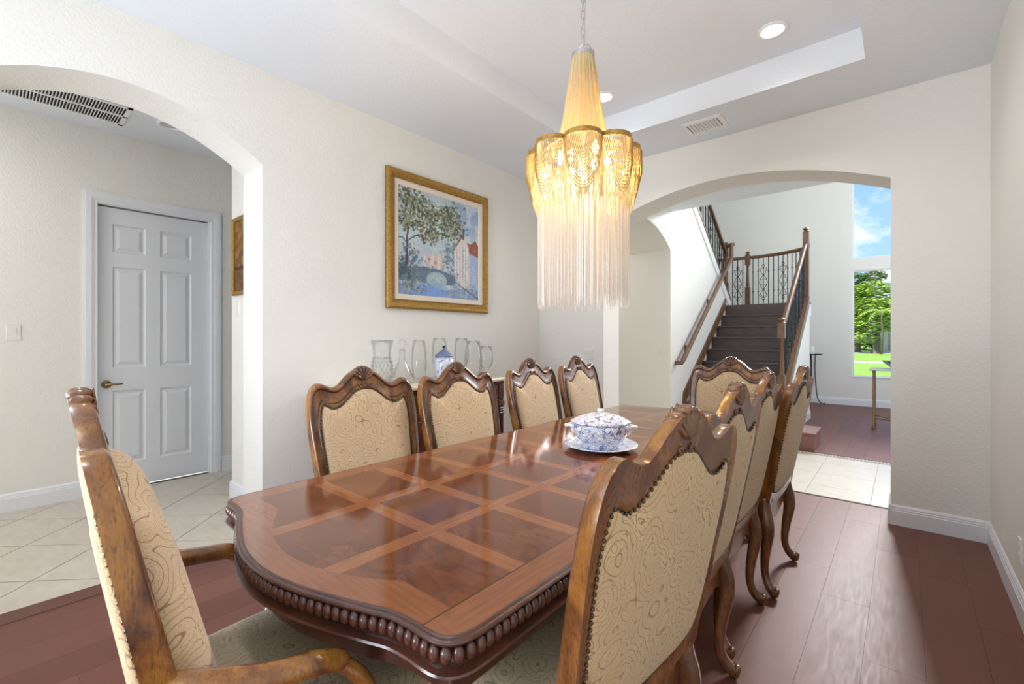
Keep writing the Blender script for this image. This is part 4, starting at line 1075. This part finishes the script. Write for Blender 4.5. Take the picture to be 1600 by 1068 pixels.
# white wall below the open side of the flight
nos = lambda y: 1.90 - .738 * (8.74 - y)
ST('wall_under_stair', MB().prism([(6.80, 0), (8.88, 0), (8.88, 1.70), (8.70, nos(8.74) - .10), (6.80, max(.05, nos(6.8) - .06))], 'x', -1.27, -1.175), WALL)
base('baseboard_stair', (-1.175, 6.81), (-1.175, 8.88), (1, 0))
q = MB().prism([(6.72, nos(6.72) - .10), (8.80, nos(8.80) - .12), (8.80, nos(8.80) + .05), (6.72, nos(6.72) + .045)], 'x', -1.285, -1.165); part(q, 'stringer', RAILW, sc_)
q = MB().prism([(6.60, .21), (6.66, nos(6.66) + .16), (8.72, nos(8.72) + .14), (8.72, nos(8.72) - .02), (6.76, nos(6.76) - .03)], 'x', WX, WX + .022); part(q, 'skirt_board', RAILW, sc_)
# second flight rising back over the wall
for k in range(1, 10):
    y = 8.95 - GO * (k - 1); z = 1.90 + RS * k
    part(MB().bbox(-3.55, WX - .03, y - GO, y + .02, z - .03, z, .006), 'tread', TREAD, sc_); part(MB().box(-3.55, WX - .03, y - .02, y, z - RS, z - .03), 'riser', TREAD, sc_)
n2 = lambda y: 1.90 + .738 * (9.0 - y)
q = MB().prism([(9.0, n2(9.0) - .20), (9.0, n2(9.0) + .10), (6.26, n2(6.26) + .10), (6.26, n2(6.26) - .06), (8.90, n2(8.9) - .06), (8.93, 1.70)], 'x', WX - .125, WX + .02); part(q, 'fascia_board', TRIMW, sc_)
q = MB().prism([(9.0, n2(9.0) + .10), (9.0, n2(9.0) + .135), (6.26, n2(6.26) + .135), (6.26, n2(6.26) + .10)], 'x', WX - .13, WX + .03); part(q, 'stringer_cap', RAILW, sc_)

# balusters
def spiral(cx, cz, r, a0, turns, sg, n=14):
    return [(cx + r * (1 - .8 * i / n) * math.cos(a0 + sg * turns * 2 * PI * i / n), 0, cz + r * (1 - .8 * i / n) * math.sin(a0 + sg * turns * 2 * PI * i / n)) for i in range(n + 1)]
def scroll_mb():
    q = MB(); r = .0038
    for sg in (-1, 1):
        for cz, rr, up in ((.23, .026, 1), (-.23, .026, -1)):
            q.tube(spiral(sg * .030, cz, rr, -up * PI / 2 if sg > 0 else -up * PI / 2, .9, sg * up), r, 4)
        q.tube([(sg * .05 * math.sin(PI * i / 12), 0, -.13 + .26 * i / 12) for i in range(13)], r, 4)
        for cz, up in ((.05, 1), (-.05, -1)): q.tube(spiral(sg * .024, cz, .020, up * PI / 2, .85, -sg * up), r, 4)
        q.tube(smoothcurve([(0, 0, .13), (sg * .025, 0, .155), (sg * .035, 0, .20), (sg * .05, 0, .23)], 3), r, 4); q.tube(smoothcurve([(0, 0, -.13), (sg * .025, 0, -.155), (sg * .035, 0, -.20), (sg * .05, 0, -.23)], 3), r, 4)
        q.tube(smoothcurve([(0, 0, .25), (sg * .02, 0, .275), (sg * .012, 0, .30)], 3), r, 4); q.tube(smoothcurve([(0, 0, -.25), (sg * .02, 0, -.275), (sg * .012, 0, -.30)], 3), r, 4)
    for cz in (.30, .25, .13, -.13, -.25, -.30): q.ell((0, 0, cz), (.012, .012, .016), 6, 4)
    return q
def rod_mb(h, knots=True):
    q = MB().box(-.0065, .0065, -.0065, .0065, 0, h)
    if knots:
        for z in (h * .32, h * .72): q.ell((0, 0, z), (.014, .014, .020), 6, 5)
    return q
def newel(parent, x, y, z0, h, org, name='newel_post', turned=True):
    q = MB(); s_ = .042
    if turned:
        q.bbox(x - s_, x + s_, y - s_, y + s_, z0, z0 + h * .36, .004)
        q.lathe([(.040, 0), (.030, .02), (.034, .05), (.028, .10), (.022, h * .36), (.030, h * .38), (.036, h * .40), (.036, h * .41)], (x, y, z0 + h * .36), 14)
        q.bbox(x - s_, x + s_, y - s_, y + s_, z0 + h * .76, z0 + h * .92, .004)
    else: q.bbox(x - s_, x + s_, y - s_, y + s_, z0, z0 + h * .92, .004)
    q.lathe([(s_, 0), (.048, .008), (.03, .018), (.022, .03), (.040, .042), (.044, .056), (.032, .072), (.012, .080), (0, .082)], (x, y, z0 + h * .92), 16)
    q.v = [(a_ - org[0], b_ - org[1], c_ - org[2]) for a_, b_, c_ in q.v]; return q.build(name, RAILW, parent, autosmooth=40)
def rail(parent, path, org, name='handrail'):
    path = [(a_ - org[0], b_ - org[1], c_ - org[2]) for a_, b_, c_ in path]
    q = MB(); n = len(path); R = []
    for i, p_ in enumerate(path):
        p_ = Vector(p_); t_ = (Vector(path[min(i + 1, n - 1)]) - Vector(path[max(i - 1, 0)])).normalized()
        sd = t_.cross(Vector((0, 0, 1)));
        if sd.length < .05: sd = Vector((0, 1, 0))
        sd.normalize(); up = sd.cross(t_).normalized()
        R.append([tuple(p_ + sd * a_ + up * b_) for a_, b_ in ((-.024, -.03), (.024, -.03), (.032, -.012), (.030, .012), (.018, .026), (-.018, .026), (-.030, .012), (-.032, -.012))])
    q.rings(R); return q.build(name, RAILW, parent, autosmooth=50)
RODS = {}
def balusters(parent, pts, org, zbase, ztop, pattern, rzs):
    for i, (x, y) in enumerate(pts):
        zb, zt = zbase(x, y), ztop(x, y); key = round(zt - zb, 2); sc__ = pattern[i % len(pattern)]
        kk = (key, sc__ != 'k')
        if kk not in RODS: RODS[kk] = rod_mb(key, sc__ == 'k').build('baluster', IRON, parent); o = RODS[kk]
        else: o = inst(RODS[kk], parent)
        o.location = (x - org[0], y - org[1], zb - org[2])
        if sc__ == 's':
            if 's' not in RODS: RODS['s'] = scroll_mb().build('scroll_panel', IRON, parent, smooth=True); s = RODS['s']
            else: s = inst(RODS['s'], parent)
            s.location = (x - org[0], y - org[1], (zb + zt) / 2 - org[2]); s.rotation_euler = (0, 0, rzs[i]); s.scale = (1.35, 1.2, 1.1)
# landing balustrade
bl = root('balustrade', 'curved landing balustrade with black scroll ironwork and brown rail', 'balustrade', (-1.9, 9.6, 1.9)); OB = (-1.9, 9.6, 1.9)
arcp = smoothcurve([(-1.21, 8.90), (-1.22, 9.08), (-1.28, 9.25), (-1.41, 9.42), (-1.64, 9.58), (-1.90, 9.68), (-2.22, 9.71), (-2.6, 9.68), (-3.1, 9.60)], 6)
rail(bl, [(x, y, 2.87) for x, y in arcp], OB)
ap = resample(arcp, 27, closed=False); pts = []; rz_ = []
for i in range(1, 26):
    if abs(ap[i][0] + 2.30) < .05: continue
    pts.append(ap[i]); dx, dy = ap[i + 1][0] - ap[i - 1][0], ap[i + 1][1] - ap[i - 1][1]; rz_.append(math.atan2(dy, dx))
balusters(bl, pts, OB, lambda x, y: 1.9, lambda x, y: 2.85, 'ksk' + 'k', rz_)
newel(bl, -2.30, 9.71, 1.9, 1.10, OB)
# open side of the flight
b2 = root('stair_balustrade', 'sloping balustrade with black scroll ironwork on open side of stairs', 'balustrade', (-1.225, 7.8, 1.2)); OB = (-1.225, 7.8, 1.2)
newel(b2, -1.225, 6.90, .38, 1.22, OB); newel(b2, -1.225, 8.88, 1.75, 1.42, OB, turned=False)
rl_ = lambda y: 1.47 + (2.86 - 1.47) * (y - 6.95) / (8.84 - 6.95)
rail(b2, [(-1.225, 6.93, rl_(6.93)), (-1.225, 8.86, rl_(8.86))], OB)
pts = [(-1.225, 7.03 + i * .115) for i in range(16)]
balusters(b2, pts, OB, lambda x, y: nos(y) + .04, lambda x, y: rl_(y) - .025, 'ksk' + 'k', [PI / 2] * 16)
# upper flight
b3 = root('stair_balustrade', 'upper balustrade climbing left under the lobby ceiling, seen steeply', 'balustrade', (WX - .06, 8, 3)); OB = (WX - .06, 8, 3)
newel(b3, WX - .06, 9.0, 1.9, 1.20, OB); xr = WX - .06
r2 = lambda y: n2(y) + .98
rail(b3, [(xr, 8.97, r2(8.97)), (xr, 6.3, r2(6.3))], OB)
pts = [(xr, 8.86 - i * .125) for i in range(20)]
balusters(b3, pts, OB, lambda x, y: n2(y) + .135, lambda x, y: r2(y) - .025, 'kksk', [PI / 2] * 20)
newel(b3, xr, 7.3, n2(7.3) + .13, 1.15, OB)
# wall handrail
hr = root('wall_handrail', 'brown wooden handrail mounted on the wall left of the stairs', 'handrail', (WX + .08, 7, 1.5)); OB = (WX + .08, 7, 1.5); xr = WX + .085
hz = lambda y: .965 + .738 * (y - 6.38)
rail(hr, [(WX + .01, 6.36, .965), (xr, 6.36, .965), (xr, 6.42, hz(6.42)), (xr, 8.80, hz(8.80))], OB)
rail(hr, [(xr, 8.80, hz(8.80) - .02), (xr, 8.82, 3.02)], OB, 'rail_riser'); rail(hr, [(xr + .03, 8.82, 3.0), (WX - .03, 8.95, 3.0)], OB, 'rail_return')
for y in (6.75, 7.75):
    q = MB().tube([(WX, y, hz(y) - .09), (WX + .05, y, hz(y) - .085), (xr, y, hz(y) - .03)], .012, 8).bbox(WX, WX + .015, y - .03, y + .03, hz(y) - .13, hz(y) - .03, .004)
    q.v = [(a_ - OB[0], b_ - OB[1], c_ - OB[2]) for a_, b_, c_ in q.v]; q.build('rail_bracket', RAILW, hr, smooth=False)

# console table by the window, stand with candle
ct = root('console_table', 'slim metal console table with pale top in front of the tall window', 'table', (.30, 8.58, 0))
LEGM = gold_mat('bronze_leg', (.16, .09, .05), (.42, .30, .16), .6)
MB().bbox(-.68, .68, -.22, .22, .842, .868, .006).build('table_top', plain('pale_stone_top', (.62, .63, .62), .25), ct)
for sx in (-1, 1):
    for sy in (-1, 1):
        MB().lathe([(0, 0), (.022, 0), (.026, .02), (.016, .04), (.024, .055), (.016, .07), (.020, .09), (.014, .12), (.016, .50), (.013, .80), (.018, .842), (0, .842)], (sx * .63, sy * .18, 0), 12).build('leg', LEGM, ct, smooth=True)
for sx in (-1, 1): MB().tube(smoothcurve([(sx * .63, -.18, .16), (sx * .45, -.05, .13), (sx * .30, 0, .13), (sx * .45, .05, .13), (sx * .63, .18, .16)], 5), .011, 8).build('stretcher', LEGM, ct, smooth=True)
MB().tube([(-.30, 0, .13), (.30, 0, .13)], .011, 8).build('stretcher', LEGM, ct, smooth=True)
bw_ = root('decorative_tray', 'dark blue slatted tray standing on the console table', 'tray', (.02, 8.56, .868), .25)
q = MB()
DK = plain('dark_blue_lacquer', (.03, .05, .10), .3)
q.rings([[(sx * (a_ ), sy * (b_), z) for sx, sy in ((-1, -1), (1, -1), (1, 1), (-1, 1))] for a_, b_, z in ((.13, .08, 0), (.24, .16, .11), (.23, .15, .115), (.125, .075, .008))]); q.build('tray_body', DK, bw_)
for i in range(5):
    f = .2 + .16 * i; a_, b_ = .13 + .11 * f, .08 + .08 * f; MB().tube([(-a_, -b_, .11 * f), (a_, -b_, .11 * f), (a_, b_, .11 * f), (-a_, b_, .11 * f)], .004, 5, closed=True).build('slat', CHROME, bw_)
ps = root('pedestal_stand', 'thin black iron stand near the window wall holding a candle', 'stand', (-1.37, 10.72, 0))
MB().lathe([(0, .985), (.13, .975), (.17, .992), (.175, 1.0), (.15, .995), (0, .993)], seg=24).build('stand_top', IRON, ps, smooth=True)
for k in range(3):
    a_ = k * 2 * PI / 3; MB().tube([(r * math.cos(a_), r * math.sin(a_), z) for r, z in smoothcurve([(.05, .98), (.04, .7), (.06, .35), (.09, .12), (.16, .03), (.20, .04), (.205, .015)], 4)], .010, 6).build('leg', IRON, ps, smooth=True)
cn = root('candle', 'stubby cream pillar candle on the black iron stand', 'candle', (-1.39, 10.72, .996))
MB().lathe([(0, 0), (.052, 0), (.054, .004), (.054, .145), (.050, .150), (0, .147)], seg=20).build('wax', plain('cream_wax', (.82, .80, .70), .5), cn, smooth=True)
MB().tube([(0, 0, .146), (.001, 0, .160)], .0015, 5).build('wick', IRON, cn)

# ------------------------------------------------------------------ garden outside the window
def garden_mat(name, c1, c2, sc=6, rough=.9):
    b = NB(name); b.base(b.ramp(b.noise(b.co(), sc, 5, .6), [(.3, c1), (.7, c2)])); b.set(Roughness=rough); return b.m
GZ = -.3
GRASS = garden_mat('mown_lawn', (.22, .40, .04), (.36, .52, .08), 1.2)
ST('ground', MB().box(-90, 90, 11.3, 220, GZ - .3, GZ), GRASS)
ST('kerb', MB().box(-60, 60, 37.5, 39.6, GZ, GZ + .05), garden_mat('pale_concrete', (.62, .60, .55), (.74, .72, .67), 3))
ST('driveway', MB().box(-60, 60, 61, 69, GZ, GZ + .06), garden_mat('pale_drive_paving', (.58, .52, .47), (.70, .64, .58), 3))
ST('house_step', MB().box(-3, 3, 11.24, 12.4, -.3, -.05), garden_mat('porch_stone', (.5, .48, .44), (.6, .57, .52), 3))
BARK = garden_mat('grey_brown_bark', (.10, .07, .05), (.20, .15, .11), 8)
def leafm(name, a_, b_):
    q = NB(name); oi = q.n('ShaderNodeTexCoord'); n_ = q.noise(q.co(), 1.3, 4); q.base(q.ramp(n_, [(.3, a_), (.7, b_)])); q.set(Roughness=.6, Subsurface__Weight=0.0); return q.m
LF1 = leafm('bright_green_leaves', (.26, .42, .05), (.50, .62, .10)); LF2 = leafm('olive_leaves', (.34, .38, .09), (.55, .56, .18)); LF3 = leafm('dark_green_leaves', (.12, .24, .05), (.30, .44, .09))
def tree(label, x, y, h_, blobs, mat, trunk=.22, seed=0, name='tree', leaf=.30, n_=900, lean=0):
    t = root(name, label, 'tree' if name != 'shrub' else 'shrub', (x, y, GZ), 0, 'trees and shrubs beyond the window'); rg = random.Random(seed)
    tr = MB().tube(smoothcurve([(0, 0, 0), (.1 + lean * .3, .05, h_ * .25), (-.05 + lean * .7, 0, h_ * .5), (lean, 0, h_ * .8)], 4), [trunk * 1.5, trunk * 1.2, trunk, trunk * .95] + [trunk * .9] * 4 + [trunk * .6] * 5, 8)
    for bx, by, bz, br in blobs: tr.tube([(lean * .5, 0, h_ * .4), (bx * .5 + lean * .3, by * .5, (h_ * .4 + bz) / 2 + .2), (bx, by, bz)], [trunk * .5, trunk * .35, trunk * .12], 6)
    tr.build('trunk', BARK, t, smooth=True)
    q = MB(); tot = sum(b[3] ** 2 for b in blobs)
    for bx, by, bz, br in blobs:
        for _ in range(int(n_ * br * br / tot)):
            v_ = Vector((rg.gauss(0, 1), rg.gauss(0, 1), rg.gauss(0, 1))).normalized() * br * rg.uniform(.55, 1.0); v_.z *= .55
            c_ = Vector((bx, by, bz)) + v_; s_ = leaf * rg.uniform(.6, 1.3); M = Matrix.Rotation(rg.uniform(0, 6.3), 3, 'Z') @ Matrix.Rotation(rg.uniform(-.7, .7), 3, 'X')
            P = [c_ + M @ Vector(p_) * s_ for p_ in ((-.5, 0, 0), (0, -.3, .08), (.6, 0, 0), (0, .3, .08))]
            q.add([tuple(p_) for p_ in P], [(0, 1, 2, 3)])
    q.build('foliage', mat, t, kind='stuff', fix=False); return t
tree('broad tree with spreading flat crown, leftmost trunk in the window', -3.85, 62.6, 6.4, [(-.9, -.6, 1.7, 1.3), (.8, -.5, 1.6, 1.2), (-1.5, 0, 3.4, 2.2), (1.2, .5, 3.8, 2.3), (0, 0, 5.0, 2.4), (-1.0, -1, 6.4, 2.0), (1.3, 0, 6.8, 1.9), (-2.6, 0, 5.8, 2.1)], LF1, .25, 1, n_=6200, leaf=.42)
tree('second broad green tree, right trunk seen through the window', -2.2, 61, 5.8, [(-.9, -.5, 1.7, 1.2), (-.6, 0, 2.9, 1.9), (1.3, 0, 3.3, 2.0), (0, .5, 4.4, 2.2), (1.8, 0, 5.0, 2.0), (-.9, 0, 5.0, 1.7)], LF1, .32, 2, n_=4600, leaf=.40)
tree('tall dark tree with layered branches at upper left of lower window', -5.6, 66, 11, [(-2, 0, 7.6, 2.4), (1.0, 0, 8.4, 1.6), (3.1, 0, 8.6, 1.3), (0, 0, 9.7, 1.9), (3.0, 0, 9.6, .9), (1.8, 0, 7.0, 1.6)], LF3, .3, 3, n_=5200, leaf=.36)
tree('olive tinted round tree behind the two broad trees', 1.2, 74, 8, [(0, 0, 4.2, 3.2), (-2.5, 0, 5.6, 2.6), (2.0, 0, 6.4, 2.8), (-5.0, 0, 4.6, 2.8)], LF2, .3, 4, n_=5200, leaf=.5)
tree('dark tree closing the view at far left behind the trees', -7, 80, 8, [(0, 0, 3.5, 3.6), (3, 0, 3.0, 3.0), (6, 0, 3.0, 3.0), (9, 0, 3.2, 3.2), (12, 0, 3.4, 3.4)], LF3, .3, 6, n_=6000, leaf=.55)
tree('low clipped green hedge closing the view behind the tree trunks', -2, 84, 2.4, [(x, 0, 1.0 + .3 * (x % 3), 2.2) for x in range(-12, 13, 3)], LF1, .1, 8, name='shrub', n_=5000, leaf=.5)
# palm
pm = root('palm_tree', 'feathery palm with drooping fronds in front of the olive tree', 'tree', (-1.7, 58.5, GZ), 0, 'trees and shrubs beyond the window')
MB().tube([(0, 0, 0), (.1, 0, 2.0), (0, 0, 4.3)], [.12, .09, .08], 8).build('trunk', BARK, pm, smooth=True)
for k in range(15):
    an = k * 2.4; el = .9 - .09 * (k % 8); fr = MB(); pts = []
    for i in range(10):
        s_ = i / 9; r = 1.9 * s_; pts.append(Vector((r * math.cos(an) * math.cos(el * (1 - s_)), r * math.sin(an) * math.cos(el * (1 - s_)), 4.3 + 1.5 * s_ * math.sin(el) - 1.3 * s_ * s_)))
    for i in range(1, 10):
        d = (pts[i] - pts[i - 1]).normalized(); sd = d.cross(Vector((0, 0, 1))).normalized()
        for sg in (-1, 1):
            b_ = pts[i]; tip = b_ + sd * sg * .55 * math.sin(PI * (i + 1) / 11) + d * .3 + Vector((0, 0, -.12)); fr.add([tuple(b_), tuple(b_ + d * .09), tuple(tip)], [(0, 1, 2)])
    fr.tube([tuple(p_) for p_ in pts], .02, 4); fr.build('frond', LF1, pm, fix=False)
# stone gate wall
gw = root('garden_wall', 'pale stone garden pillar and wall behind the trees', 'wall', (-.9, 73, GZ))
STONE = garden_mat('pale_rubble_stone', (.42, .34, .27), (.66, .57, .48), 2.2); PIL = plain('cream_stone_pillar', (.70, .66, .58), .9)
MB().bbox(-1.4, -.55, -.4, .4, 0, 3.4, .05).build('pillar', PIL, gw)
rg = random.Random(5); z = 0; row = 0
while z < 2.9:
    hh = rg.uniform(.28, .4); x = -.55
    while x < 3.4:
        l_ = rg.uniform(.4, .8); MB().bbox(x + .01, x + l_ - .01, -.3 - rg.uniform(0, .05), .2, z + .01, z + hh - .01, .03).build('stone', STONE, gw, fix=False); x += l_
    z += hh
